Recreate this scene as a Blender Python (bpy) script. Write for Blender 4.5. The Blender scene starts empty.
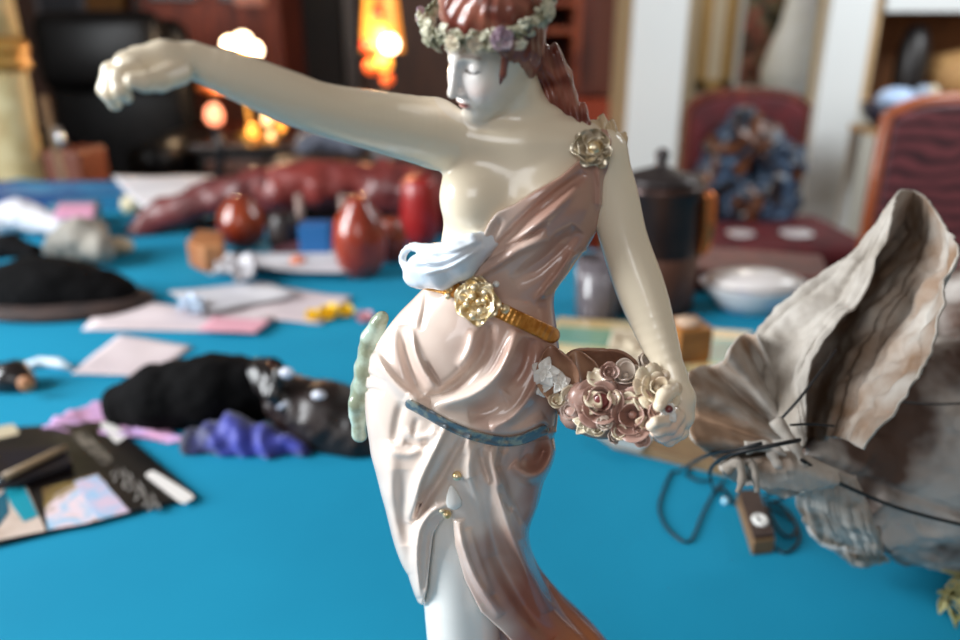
import bpy, bmesh, math, random
import numpy as np
from mathutils import Vector, Matrix
random.seed(7); rng = np.random.default_rng(7)
sc = bpy.context.scene
COL = sc.collection
# ------------------------------------------------------------------ camera model
TH = math.radians(20.0); CT, ST = math.cos(TH), math.sin(TH)
FPX = 750.0; CAMZ = 1.140; TABLE = 0.750
def at_depth(px, py, d):
    """point at depth d (m) along the optical axis"""
    u = (px-480)/FPX*d; v = (py-320)/FPX*d
    return Vector((u, d*CT - v*ST, CAMZ - d*ST - v*CT))
def at_y(px, py, Y):
    v = (py-320)/FPX
    return at_depth(px, py, Y/(CT - ST*v))
def on_table(px, py, z=TABLE):
    v = (py-320)/FPX
    return at_depth(px, py, (CAMZ-z)/(ST + CT*v))
def scale_at(p):
    """metres per pixel at a point"""
    return (p.y*CT - (p.z-CAMZ)*ST)/FPX
# ------------------------------------------------------------------ objects
def tag(o, label=None, cat=None, group=None, kind=None):
    if label: o['label'] = label
    if cat: o['category'] = cat
    if group: o['group'] = group
    if kind: o['kind'] = kind
    return o
def thing(name, label, cat, loc=(0,0,0), group=None):
    o = bpy.data.objects.new(name, None); COL.objects.link(o)
    o.location = loc; o.empty_display_size = .02
    return tag(o, label, cat, group)
def mesh_obj(name, verts, faces, m, parent=None, smooth=True):
    me = bpy.data.meshes.new(name)
    if isinstance(verts, np.ndarray):
        verts = verts.astype(np.float32)
        nv, nf = len(verts), len(faces)
        k = faces.shape[1]
        me.vertices.add(nv); me.vertices.foreach_set('co', verts.ravel())
        me.loops.add(nf*k); me.loops.foreach_set('vertex_index', faces.astype(np.int32).ravel())
        me.polygons.add(nf); me.polygons.foreach_set('loop_start', np.arange(0, nf*k, k, dtype=np.int32))
        me.update(calc_edges=True); me.validate()
    else:
        me.from_pydata([tuple(v) for v in verts], [], [tuple(f) for f in faces]); me.update()
    if smooth: me.polygons.foreach_set('use_smooth', [True]*len(me.polygons))
    return link(name, me, m, parent)
def world_of(o):
    w = Matrix.Translation(o.location) @ o.rotation_euler.to_matrix().to_4x4()
    return world_of(o.parent) @ o.matrix_parent_inverse @ w if o.parent else w
def link(name, me, m, parent=None):
    me.materials.append(m)
    o = bpy.data.objects.new(name, me); COL.objects.link(o)
    if parent is not None:
        o.parent = parent
        o.matrix_parent_inverse = world_of(parent).inverted()
    return o
class MB:
    """collects simple shapes into one mesh"""
    def __init__(s): s.v = []; s.f = []
    def add(s, vs, fs):
        n = len(s.v); s.v += [Vector(v) for v in vs]; s.f += [tuple(i+n for i in f) for f in fs]; return s
    def box(s, c, size, rot=None):
        hx, hy, hz = size[0]/2, size[1]/2, size[2]/2
        vs = [Vector((x,y,z)) for x in (-hx,hx) for y in (-hy,hy) for z in (-hz,hz)]
        if rot is not None: vs = [rot @ v for v in vs]
        c = Vector(c)
        return s.add([v+c for v in vs], [(0,1,3,2),(4,6,7,5),(0,4,5,1),(2,3,7,6),(0,2,6,4),(1,5,7,3)])
    def tube(s, pts, r, seg=8, cap=True):
        pts = [Vector(p) for p in pts]; n = len(pts)
        rs = r if isinstance(r, (list, tuple)) else [r]*n
        T = []
        for i in range(n):
            t = pts[min(i+1,n-1)] - pts[max(i-1,0)]
            T.append(t.normalized() if t.length > 1e-9 else Vector((0,0,1)))
        a = T[0].orthogonal().normalized(); vs = []
        for i in range(n):
            a = (a - T[i]*a.dot(T[i])); a = a.normalized() if a.length > 1e-9 else T[i].orthogonal().normalized()
            b = T[i].cross(a)
            for k in range(seg):
                q = 2*math.pi*k/seg
                vs.append(pts[i] + (a*math.cos(q) + b*math.sin(q))*rs[i])
        fs = [(i*seg+k, i*seg+(k+1)%seg, (i+1)*seg+(k+1)%seg, (i+1)*seg+k) for i in range(n-1) for k in range(seg)]
        if cap: fs += [tuple(range(seg))[::-1], tuple((n-1)*seg+k for k in range(seg))]
        return s.add(vs, fs)
    def lathe(s, prof, c=(0,0,0), seg=32, rot=None, sx=1, sy=1):
        """prof: (r, z) pairs"""
        vs = []; n = len(prof); c = Vector(c)
        for r, z in prof:
            for k in range(seg):
                q = 2*math.pi*k/seg
                v = Vector((r*sx*math.cos(q), r*sy*math.sin(q), z))
                vs.append((rot @ v if rot is not None else v) + c)
        fs = [(i*seg+k, i*seg+(k+1)%seg, (i+1)*seg+(k+1)%seg, (i+1)*seg+k) for i in range(n-1) for k in range(seg)]
        fs += [tuple(range(seg))[::-1], tuple((n-1)*seg+k for k in range(seg))]
        return s.add(vs, fs)
    def ball(s, c, r, rot=None, nu=16, nv=10):
        c = Vector(c); r = (r,r,r) if not isinstance(r, (tuple, list)) else r
        vs = []
        for i in range(nv+1):
            a = math.pi*i/nv
            for k in range(nu):
                q = 2*math.pi*k/nu
                v = Vector((r[0]*math.sin(a)*math.cos(q), r[1]*math.sin(a)*math.sin(q), r[2]*math.cos(a)))
                vs.append((rot @ v if rot is not None else v) + c)
        return s.add(vs, [(i*nu+k, (i+1)*nu+k, (i+1)*nu+(k+1)%nu, i*nu+(k+1)%nu) for i in range(nv) for k in range(nu)])
    def prism(s, poly, h):
        """poly: 3D points of a planar outline, h: thickness vector"""
        h = Vector(h); n = len(poly); vs = [Vector(p) for p in poly] + [Vector(p)+h for p in poly]
        return s.add(vs, [tuple(range(n))[::-1], tuple(range(n, 2*n))] + [(i, (i+1)%n, n+(i+1)%n, n+i) for i in range(n)])
    def build(s, name, m, parent=None, smooth=True, bevel=0, sub=0, solid=0, fixn=True, merge=False):
        me = bpy.data.meshes.new(name)
        me.from_pydata([tuple(v) for v in s.v], [], s.f); me.update()
        if fixn:
            bm = bmesh.new(); bm.from_mesh(me)
            if merge: bmesh.ops.remove_doubles(bm, verts=bm.verts, dist=1e-6)
            bmesh.ops.recalc_face_normals(bm, faces=bm.faces)
            bm.to_mesh(me); bm.free()
        if smooth: me.polygons.foreach_set('use_smooth', [True]*len(me.polygons))
        o = link(name, me, m, parent)
        if solid:
            k = o.modifiers.new('s', 'SOLIDIFY'); k.thickness = solid; k.offset = 0
        if bevel:
            b = o.modifiers.new('b', 'BEVEL'); b.width = bevel; b.segments = 3; b.limit_method = 'ANGLE'; b.angle_limit = math.radians(40)
        if sub:
            u = o.modifiers.new('u', 'SUBSURF'); u.levels = sub; u.render_levels = sub
        return o
def rotz(a): return Matrix.Rotation(a, 3, 'Z')
def spline(pts, n, closed=False):
    """Catmull-Rom through points (any dimension) -> n samples"""
    P = np.array([tuple(p) for p in pts], float); m = len(P)
    if closed: P = np.vstack([P[-1], P, P[0], P[1]]); segs = m
    else: P = np.vstack([2*P[0]-P[1], P, 2*P[-1]-P[-2]]); segs = m-1
    t = np.linspace(0, segs, n, endpoint=not closed); i = np.minimum(t.astype(int), segs-1); f = (t-i)[:,None]
    a, b, c, d = P[i], P[i+1], P[i+2], P[i+3]
    return .5*((2*b) + (c-a)*f + (2*a-5*b+4*c-d)*f*f + (3*b-a-3*c+d)*f**3)
def grid_surface(ctrl, nu, nv):
    """ctrl[r][c] 3D points -> (nv*nu) smooth grid as array [nv,nu,3]"""
    rows = np.array([spline(r, nu) for r in ctrl])
    return np.stack([spline(rows[:,j], nv) for j in range(nu)], 1)
def grid_faces(nv, nu, wrap=False):
    return [(i*nu+j, i*nu+(j+1)%nu, (i+1)*nu+(j+1)%nu, (i+1)*nu+j) for i in range(nv-1) for j in range(nu if wrap else nu-1)]
def vnoise(p, seed=0):
    """smooth value noise on points [...,3] in ~-1..1"""
    p = np.asarray(p, float); i = np.floor(p).astype(np.int64); f = p-i; f = f*f*(3-2*f); out = 0
    for dx in (0,1):
        for dy in (0,1):
            for dz in (0,1):
                h = (i[...,0]+dx)*374761393 + (i[...,1]+dy)*668265263 + (i[...,2]+dz)*2147483647 + seed*1013904223
                h = (h ^ (h>>13))*1274126177; h = (h ^ (h>>16)) & 0xffff
                w = (f[...,0] if dx else 1-f[...,0])*(f[...,1] if dy else 1-f[...,1])*(f[...,2] if dz else 1-f[...,2])
                out = out + w*(h/32767.5-1)
    return out
def fbm(p, oct=4, seed=0):
    p = np.asarray(p, float); s = 0; a = 1
    for k in range(oct): s = s + a*vnoise(p*2**k, seed+k); a *= .5
    return s
# ------------------------------------------------------------------ materials
def lin(c):
    return tuple((x/255/12.92 if x/255 <= .04045 else ((x/255+.055)/1.055)**2.4) for x in c[:3]) + (1,)
MATS = {}
def mat(name, col, rough=.5, metal=0, coat=0, spec=.5, col2=None, scale=30, detail=4, bump=0, bscale=None, emit=0, lo=.4, hi=.6, sheen=0, trans=0, attr=None, sss=0, alpha=1, stretch=None):
    if name in MATS: return MATS[name]
    m = bpy.data.materials.new(name); m.use_nodes = True; MATS[name] = m
    nt = m.node_tree; b = nt.nodes['Principled BSDF']
    b.inputs['Base Color'].default_value = lin(col); b.inputs['Roughness'].default_value = rough
    b.inputs['Metallic'].default_value = metal; b.inputs['Coat Weight'].default_value = coat
    b.inputs['Coat Roughness'].default_value = .06
    b.inputs['Specular IOR Level'].default_value = spec; b.inputs['Sheen Weight'].default_value = sheen
    b.inputs['Transmission Weight'].default_value = trans
    tc = nt.nodes.new('ShaderNodeTexCoord'); vec = tc.outputs['Object']
    if stretch:
        mp = nt.nodes.new('ShaderNodeMapping'); mp.inputs['Scale'].default_value = stretch
        nt.links.new(vec, mp.inputs[0]); vec = mp.outputs[0]
    src = None
    if attr:
        a = nt.nodes.new('ShaderNodeAttribute'); a.attribute_name = attr; src = a.outputs['Color']
    if col2 is not None:
        n = nt.nodes.new('ShaderNodeTexNoise'); n.inputs['Scale'].default_value = scale; n.inputs['Detail'].default_value = detail
        nt.links.new(vec, n.inputs['Vector'])
        r = nt.nodes.new('ShaderNodeValToRGB'); r.color_ramp.elements[0].position = lo; r.color_ramp.elements[1].position = hi
        r.color_ramp.elements[0].color = lin(col); r.color_ramp.elements[1].color = lin(col2)
        nt.links.new(n.outputs[0], r.inputs[0])
        if src is None: src = r.outputs[0]
        else:
            mx = nt.nodes.new('ShaderNodeMix'); mx.data_type = 'RGBA'; mx.blend_type = 'MULTIPLY'; mx.inputs[0].default_value = 1
            nt.links.new(src, mx.inputs[6]); nt.links.new(r.outputs[0], mx.inputs[7]); src = mx.outputs[2]
    if src is not None: nt.links.new(src, b.inputs['Base Color'])
    if bump:
        n2 = nt.nodes.new('ShaderNodeTexNoise'); n2.inputs['Scale'].default_value = bscale or scale; n2.inputs['Detail'].default_value = 6
        nt.links.new(vec, n2.inputs['Vector'])
        bp = nt.nodes.new('ShaderNodeBump'); bp.inputs['Strength'].default_value = bump; bp.inputs['Distance'].default_value = .002
        nt.links.new(n2.outputs[0], bp.inputs['Height']); nt.links.new(bp.outputs[0], b.inputs['Normal'])
    if emit:
        b.inputs['Emission Strength'].default_value = emit; b.inputs['Emission Color'].default_value = lin(col)
    return m
def set_colors(o, cols, name='tint'):
    """per-vertex colour (linear rgba)"""
    a = o.data.color_attributes.new(name, 'FLOAT_COLOR', 'POINT')
    c = np.ones((len(o.data.vertices), 4), np.float32); c[:,:3] = cols[:, :3]
    a.data.foreach_set('color', c.ravel())
# ------------------------------------------------------------------ distance-field sculpting (millimetres, world axes)
CAM = np.array([0, 0, CAMZ*1000])
def proj(p):
    r = p - CAM; d = r[:,1]*CT - r[:,2]*ST
    return 480+FPX*r[:,0]/d, 320+FPX*(-r[:,1]*ST - r[:,2]*CT)/d
Y0 = 309.0
def P(px, py, oy=0):
    return np.array(at_y(px, py, (Y0+oy)/1000))*1000
def pxmm(p): return (p[1]*CT - (p[2]-CAM[2])*ST)/FPX
def smin(a, b, k):
    h = np.clip(.5+.5*(b-a)/k, 0, 1); return b*(1-h)+a*h - k*h*(1-h)
def smax(a, b, k): return -smin(-a, -b, k)
def capsule(p, a, b, ra, rb):
    a = np.asarray(a); d = np.asarray(b)-a; q = p-a
    t = np.clip((q@d)/max(d@d, 1e-9), 0, 1)
    return np.sqrt(((q - t[:,None]*d)**2).sum(1)) - (ra + (rb-ra)*t)
def chain(p, pts, rs, k=3):
    o = None
    for i in range(len(pts)-1):
        c = capsule(p, pts[i], pts[i+1], rs[i], rs[i+1])
        o = c if o is None else smin(o, c, k)
    return o
def ell(p, c, r, R=None):
    q = p-np.asarray(c)
    if R is not None: q = q@R
    r = np.asarray(r, float)
    k0 = np.sqrt(((q/r)**2).sum(1)); k1 = np.sqrt(((q/r**2)**2).sum(1))
    return k0*(k0-1)/np.maximum(k1, 1e-9)
class Loft:
    """rows: (py, left px, right px, half depth mm, depth offset mm) -> elliptic column"""
    def __init__(s, rows, n=300):
        R = []
        for py, xl, xr, b, oy in rows:
            L, Rr = P(xl, py, oy), P(xr, py, oy)
            R.append((L[2], (L[0]+Rr[0])/2, (Rr[0]-L[0])/2, b, Y0+oy))
        S = spline(R, n); S = S[np.argsort(S[:,0])]; s.S = S; s.z0, s.z1 = S[0,0], S[-1,0]
    def __call__(s, p, grow=0, cap=True):
        z = p[:,2]; f = lambda k: np.interp(z, s.S[:,0], s.S[:,k])
        a, b = f(2)+grow, f(3)+grow
        x, y = (p[:,0]-f(1))/a, (p[:,1]-f(4))/b
        k0 = np.sqrt(x*x+y*y)+1e-6; k1 = np.sqrt((x/a)**2+(y/b)**2)+1e-6
        d = k0*(k0-1)/k1
        return smax(d, np.maximum(s.z0-z, z-s.z1), 3) if cap else d
def surface_net(f, lo, hi, h, B=8, slack=2.3):
    lo = np.asarray(lo, float); n = np.ceil((np.asarray(hi)-lo)/(B*h)).astype(int)
    g = np.stack(np.meshgrid(*[np.arange(k) for k in n], indexing='ij'), -1).reshape(-1, 3)
    def ev(q):
        return np.concatenate([f(q[i:i+400000]) for i in range(0, len(q), 400000)])
    d = ev(lo + (g+.5)*B*h)
    g = g[np.abs(d) < B*h*.87*slack]
    loc = np.stack(np.meshgrid(*[np.arange(B+2)]*3, indexing='ij'), -1).reshape(-1, 3)-1
    idx = (g*B)[:,None,:]+loc[None]
    v = ev((lo + idx.reshape(-1,3)*h)).reshape(len(g), B+2, B+2, B+2)
    neg = v < 0
    c8 = [neg[:, a:a+B+1, b:b+B+1, c:c+B+1] for a in (0,1) for b in (0,1) for c in (0,1)]
    s = sum(x.astype(np.int8) for x in c8); cells = np.argwhere((s > 0) & (s < 8))
    bi, ci = cells[:,0], cells[:,1:]
    acc = np.zeros((len(cells), 3)); cnt = np.zeros(len(cells))
    cor = lambda o: v[bi, ci[:,0]+o[0], ci[:,1]+o[1], ci[:,2]+o[2]]
    for ax in range(3):
        for a in (0,1):
            for b in (0,1):
                o = [0,0,0]; o[(ax+1)%3] = a; o[(ax+2)%3] = b; o2 = list(o); o2[ax] = 1
                va, vb = cor(o), cor(o2); m = (va < 0) != (vb < 0)
                t = np.where(m, va/np.where(m, va-vb, 1), 0)
                q = np.tile(np.array(o, float), (len(cells), 1)); q[:,ax] = t
                acc += q*m[:,None]; cnt += m
    glob = g[bi]*B + ci - 1
    pos = lo + (glob + acc/cnt[:,None])*h
    N = np.array(n)*B+4
    key = lambda q: ((q[...,0]+2)*N[1] + q[...,1]+2)*N[2] + q[...,2]+2
    uk, first = np.unique(key(glob), return_index=True); V = pos[first]
    F = []
    inn = v[:, 1:B+2, 1:B+2, 1:B+2]
    for ax in range(3):
        sl0 = [slice(0,B)]*3; sl1 = list(sl0); sl1[ax] = slice(1,B+1)
        A = neg[:, 1:B+2, 1:B+2, 1:B+2][(slice(None),)+tuple(sl0)]; C = neg[:, 1:B+2, 1:B+2, 1:B+2][(slice(None),)+tuple(sl1)]
        e = np.argwhere(A != C); base = g[e[:,0]]*B + e[:,1:]
        flip = A[e[:,0], e[:,1], e[:,2], e[:,3]]
        u = np.zeros(3, int); w = np.zeros(3, int); u[(ax+1)%3] = 1; w[(ax+2)%3] = 1
        q = np.stack([key(base-u-w), key(base-w), key(base), key(base-u)], 1)
        q[~flip] = q[~flip][:, ::-1]
        F.append(q)
    F = np.concatenate(F); I = np.searchsorted(uk, F); I = np.minimum(I, len(uk)-1)
    ok = (uk[I] == F).all(1)
    return V, I[ok]
def biggest(V, F, keep=.05):
    lab = np.arange(len(V)); E = np.concatenate([F[:,[0,1]], F[:,[1,2]], F[:,[2,3]]])
    while True:
        m = np.minimum(lab[E[:,0]], lab[E[:,1]]); new = lab.copy()
        np.minimum.at(new, E[:,0], m); np.minimum.at(new, E[:,1], m)
        np.minimum.at(new, lab[E[:,0]], m); np.minimum.at(new, lab[E[:,1]], m)
        new = new[new]; new = new[new]
        if (new == lab).all(): break
        lab = new
    u, inv, c = np.unique(lab, return_inverse=True, return_counts=True)
    ok = (inv == c.argmax()) if keep is None else c[inv] > keep*len(V)
    ix = np.cumsum(ok)-1; fk = ok[F].all(1)
    return V[ok], ix[F[fk]]
def limb(p, pts, rs, n=22, pad=22):
    """smooth tapered limb"""
    q = spline([tuple(a)+(r,) for a, r in zip(pts, rs)], n); out = np.full(len(p), float(pad))
    m = ((p > q[:,:3].min(0)-pad-14) & (p < q[:,:3].max(0)+pad+14)).all(1)
    if m.any():
        pm = p[m]; d = np.full(len(pm), 1e3)
        for i in range(n-1): d = np.minimum(d, capsule(pm, q[i,:3], q[i+1,:3], q[i,3], q[i+1,3]))
        out[m] = np.minimum(d, pad)
    return out
def sculpt(name, f, lo, hi, h, m, parent=None, colors=None, smooth_iter=0):
    V, F = biggest(*surface_net(f, lo, hi, h), keep=None)
    o = mesh_obj(name, V/1000, F, m, parent)
    if smooth_iter:
        k = o.modifiers.new('s', 'SMOOTH'); k.factor = .5; k.iterations = smooth_iter
    if colors is not None: set_colors(o, colors(V))
    return o
# drawing on the picture-side of a sculpture: relief maps sampled by projected position
GX0, GX1, GY0, GY1, GS = 330, 740, 60, 1000, .5
gx, gy = np.meshgrid(np.arange(GX0, GX1, GS), np.arange(GY0, GY1, GS))
def sample(M, px, py):
    x = np.clip((px-GX0)/GS, 0, M.shape[1]-1.01); y = np.clip((py-GY0)/GS, 0, M.shape[0]-1.01)
    i, j = x.astype(int), y.astype(int); fx, fy = x-i, y-j
    return (M[j,i]*(1-fx)+M[j,i+1]*fx)*(1-fy) + (M[j+1,i]*(1-fx)+M[j+1,i+1]*fx)*fy
def polydist(pts, X, Y):
    """signed distance and parameter along an open polyline"""
    best = np.full(X.shape, 1e9); sg = np.zeros(X.shape); tt = np.zeros(X.shape)
    n = len(pts)-1
    for i in range(n):
        ax, ay = pts[i]; bx, by = pts[i+1]; dx, dy = bx-ax, by-ay; L = dx*dx+dy*dy+1e-9
        t = np.clip(((X-ax)*dx+(Y-ay)*dy)/L, 0, 1); qx, qy = X-ax-t*dx, Y-ay-t*dy
        d = np.hypot(qx, qy); m = d < best
        best = np.where(m, d, best); sg = np.where(m, np.sign(dx*qy-dy*qx), sg); tt = np.where(m, (i+t)/n, tt)
    return best, sg, tt
def stroke(M, pts, w, h, w2=None, t0=.25, t1=.25):
    """ridge (h>0) or groove along pts, w: width one side, w2: other side; eases in and out over t0,t1"""
    q = spline(pts, 18); R = 3*max(w, w2 or 0)
    x0, x1 = q[:,0].min()-R, q[:,0].max()+R; y0, y1 = q[:,1].min()-R, q[:,1].max()+R
    i0, i1 = max(0, int((x0-GX0)/GS)), int((x1-GX0)/GS)+2; j0, j1 = max(0, int((y0-GY0)/GS)), int((y1-GY0)/GS)+2
    X, Y = gx[j0:j1, i0:i1], gy[j0:j1, i0:i1]
    d, s, t = polydist(q, X, Y)
    ww = np.where(s > 0, w, w2 or w)
    e = np.minimum(1, np.minimum(t/max(t0,1e-3), (1-t)/max(t1,1e-3))) if (t0 or t1) else 1
    e = np.sqrt(np.clip(e, 0, 1))
    M[j0:j1, i0:i1] += h*np.exp(-(d/ww)**2)*e
def polymask(poly, n=None):
    """signed distance (px, negative inside) to a polygon on the map"""
    q = np.array(poly, float) if n is None else spline(poly, n, True)
    d, _, _ = polydist(np.vstack([q, q[:1]]), gx, gy)
    ins = np.zeros(gx.shape, bool); m = len(q)
    for i in range(m):
        x0, y0 = q[i]; x1, y1 = q[(i+1)%m]
        c = ((y0 > gy) != (y1 > gy)); xs = (x1-x0)*(gy-y0)/((y1-y0) if y1 != y0 else 1e-9)+x0
        ins ^= c & (gx < xs)
    return np.where(ins, -d, d)
# ================================================================== the porcelain figurine
def bb(x0, y0, x1, y1, o0, o1):
    q = np.array([P(x, y, o) for x in (x0, x1) for y in (y0, y1) for o in (o0, o1)]); return q.min(0), q.max(0)
M_skin = mat('porcelain_skin', (238,228,208), .22, coat=.35, attr='tint')
M_dress = mat('porcelain_dress', (226,205,192), .2, coat=.45, attr='tint')
M_fold = mat('porcelain_lining', (216,226,236), .18, coat=.5)
M_hair = mat('porcelain_hair', (150,78,62), .3, coat=.3, attr='tint')
M_leaf = mat('porcelain_leaves', (134,136,108), .35, coat=.2, col2=(216,212,188), scale=160)
M_rose = mat('porcelain_rose', (196,158,150), .3, coat=.2, col2=(226,198,186), scale=90)
M_lilac = mat('porcelain_lilac_rose', (178,150,166), .3, coat=.2, col2=(214,196,204), scale=120)
M_white = mat('porcelain_white', (236,236,232), .25, coat=.3)
M_cream = mat('porcelain_cream', (226,216,190), .28, coat=.3, col2=(198,176,150), scale=120)
M_gold = mat('gilding', (222,192,132), .32, metal=.7, col2=(246,234,204), scale=240)
M_gold2 = mat('amber_gilding', (176,112,36), .3, metal=.6, coat=.3, col2=(206,146,66), scale=200)
M_silver = mat('blue_grey_enamel', (112,122,130), .25, metal=.4, coat=.4, col2=(176,168,150), scale=260, lo=.48, hi=.62)
M_basket = mat('porcelain_basket', (178,136,112), .35, coat=.2, col2=(150,108,88), scale=90)
M_base = mat('porcelain_plinth', (214,204,186), .25, coat=.3, col2=(180,190,170), scale=40)

figurine = thing('porcelain_figurine', 'tall glazed porcelain figurine of a woman in a draped pink dress, one arm stretched out', 'figurine', (0, .315, TABLE))

# ---- head frame (s: her left, u: up, f: face forward)
_cam = lambda x, y, t: np.array([x, -y*ST - t*CT, -y*CT + t*ST])
hf = _cam(-.747, .548, .404); hf /= np.linalg.norm(hf)
hu = _cam(-.167, -.697, .697); hu -= hf*(hu@hf); hu /= np.linalg.norm(hu)
hs = np.cross(hu, hf); hs = hs if hs[0] > 0 else -hs
HC = P(491, 55.5, -12)
HR = np.stack([hs, hu, hf], 1)
def H(s, u, f): return HC + HR@np.array([s, u, f], float)
def head_local(p): return (p-HC)@HR

# ---- torso, arms, leg
neck_line = [(588,132),(584,156),(560,177),(535,191),(515,204),(497,212),(488,224),(481,240),(468,254),(452,262),(432,266)]
m_bod = polymask(neck_line + [(420,268),(415,300),(440,330),(560,350),(604,300),(606,200),(612,140),(606,128)])
back = polymask([(494,466),(504,490),(512,510),(528,546),(545,575),(640,575),(640,420),(500,440)])    # layer set back, right
slit = polymask([(452,510),(440,522),(433,534),(430,560),(427,590),(422,607),(415,630),(412,1000),(530,1000),(520,650),(503,632),(481,612),(465,580),(455,545)])
leftb = polymask([(423,606),(414,600),(390,640),(390,1000),(428,1000),(428,640),(424,610)])
torso = Loft([(112, 492, 560, 9, 4), (124, 462, 586, 12, 1), (136, 444, 606, 14, 0), (150, 440, 608, 15, 0), (175, 446, 603, 17, 0), (200, 447, 600, 18.5, 0), (235, 442, 592, 18, 0),
              (265, 438, 572, 16.5, 0), (290, 434, 553, 16, 0), (315, 428, 548, 17, 0), (345, 415, 546, 18, 1), (390, 404, 540, 18, 2), (440, 408, 530, 16, 3), (480, 415, 525, 12, 3)])
ARM_R = [P(432,133,-4), P(380,122,-20), P(325,110,-35), P(290,98,-43), P(240,78,-52), P(193,61,-58)]
ARM_R_r = [13.6, 11.2, 9.2, 8.8, 7.6, 5.6]
ARM_L = [P(600,156,2), P(613,195,0), P(624,240,-4), P(641,290,-10), P(657,335,-18), P(672,376,-26)]
ARM_L_r = [10.5, 10.2, 9.8, 10.2, 8.2, 5.6]
HAND_R = [
 ([P(193,60,-58), P(165,62,-64), P(132,69,-70)], [5, 6.2, 5.6]),                      # palm
 ([P(175,58,-56), P(140,62,-60)], [5, 5]),
 ([P(136,66,-60), P(116,72,-61), P(107,88,-63)], [3.3, 3.0, 2.3]),                      # little finger side (far)
 ([P(133,65,-64), P(112,72,-66), P(106,90,-68), P(109,97,-67)], [3.4, 3.1, 2.6, 2.1]),
 ([P(132,66,-69), P(114,75,-73), P(111,93,-75), P(115,104,-73)], [3.5, 3.2, 2.7, 2.1]),
 ([P(134,70,-74), P(121,77,-79), P(121,90,-80), P(126,97,-78)], [3.4, 3.1, 2.6, 2.0]),  # index (near)
 ([P(178,72,-66), P(160,80,-75), P(145,82,-80), P(133,81,-82)], [4.2, 3.5, 3.0, 2.4]),  # thumb
]
HAND_L = [
 ([P(672,374,-26), P(679,398,-30), P(680,416,-32)], [5.6, 6.4, 6.0]),
 ([P(684,414,-30), P(681,432,-34), P(669,440,-38), P(659,437,-41)], [3.3, 3.0, 2.7, 2.2]),
 ([P(681,416,-34), P(676,431,-39), P(664,436,-43), P(655,432,-45)], [3.3, 3.0, 2.7, 2.2]),
 ([P(677,416,-37), P(670,427,-43), P(659,430,-47), P(651,426,-48)], [3.3, 3.0, 2.6, 2.1]),
 ([P(672,412,-38), P(664,420,-45), P(655,422,-49)], [3.2, 2.8, 2.2]),
 ([P(673,388,-31), P(664,396,-40), P(659,406,-46)], [3.8, 3.2, 2.4]),
]
LEG = [P(458,440,2), P(456,520,-5), P(458,570,-4), P(464,640,-2), P(470,700,4), P(474,742,4)]
LEG_r = [16, 15.2, 16.8, 18.6, 13, 9]
def head_sdf(p):
    q = head_local(p)
    d = ell(q, (0,3.5,-3), (15.5,18,18.5))
    d = smin(d, ell(q, (0,-6,4), (12.4,15,13.6)), 4)
    d = smin(d, ell(q, (0,-18.6,10.4), (4.2,4.2,4.4)), 5)
    for s in (-1, 1):
        d = smin(d, ell(q, (s*6.4,-7,10.2), (5,5.4,5.2)), 4)
        d = smin(d, capsule(q, (s*6.8,5.8,12.2), (s*2.4,6.0,15.0), .9, 1.3), 4)
        d = smax(d, -ell(q, (s*5.9,2.9,16.8), (3.8,2.7,3.2)), 2.0)
        d = smin(d, ell(q, (s*5.9,2.2,12.0), (3.1,2.4,2.8)), .8)
        d = smin(d, ell(q, (s*2.1,-7.0,17.6), (1.7,1.5,2.0)), 1)
    d = smin(d, chain(q, [(0,5.6,16.0), (0,1,17.6), (0,-6.0,20.6)], [1.5, 1.4, 1.9], 1), 1.6)
    d = smin(d, ell(q, (0,-10.9,16.4), (3.6,1.0,1.9)), .8)
    d = smin(d, ell(q, (0,-13.0,15.7), (3.0,1.2,2.0)), .8)
    return d
NECK = [H(0,-7,-5), P(524,118,2), P(531,146,3)]
def body_sdf(p):
    px, py = proj(p)
    d = torso(p)
    d = smin(d, ell(p, P(472,198,-8), (12.5,12,12)), 9)           # breasts
    d = smin(d, ell(p, P(548,206,-10), (13,11,13)), 8)
    d = smin(d, chain(p, [P(548,132,4), P(580,142,4), P(600,152,2)], [9, 8.5, 9.5]), 8)
    d = d + 3.0*np.clip(-sample(m_bod, px, py)/6, 0, 1)            # the skin sinks in under the cloth
    d = smin(d, chain(p, [P(520,143,-5), P(470,134,-6), P(436,132,-4)], [7, 6.5, 11]), 8)
    d = smin(d, limb(p, ARM_R, ARM_R_r), 5)
    d = smin(d, limb(p, ARM_L, ARM_L_r), 5)
    d = smin(d, limb(p, LEG, LEG_r), 6)
    d = smin(d, ell(p, P(474,752,-14), (8,20,7)), 6)               # foot
    d = smin(d, chain(p, NECK, [11.2, 10.6, 13.5], 4), 6)
    near = ((p-HC)**2).sum(1) < 40**2
    if near.any(): d[near] = smin(d[near], head_sdf(p[near]), 3.5)
    for hand, c in ((HAND_R, P(140,75,-66)), (HAND_L, P(672,410,-35))):
        near = ((p-c)**2).sum(1) < 45**2
        if near.any():
            q = p[near]; e = chain(q, hand[0][0], hand[0][1], 2)
            for pts, rs in hand[1:]: e = smin(e, chain(q, pts, rs, .8), .9)
            d[near] = smin(d[near], e, 2)
    return d
def mix(a, b, t): return a*(1-t[:,None]) + np.array(b)[None,:3]*t[:,None]
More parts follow.
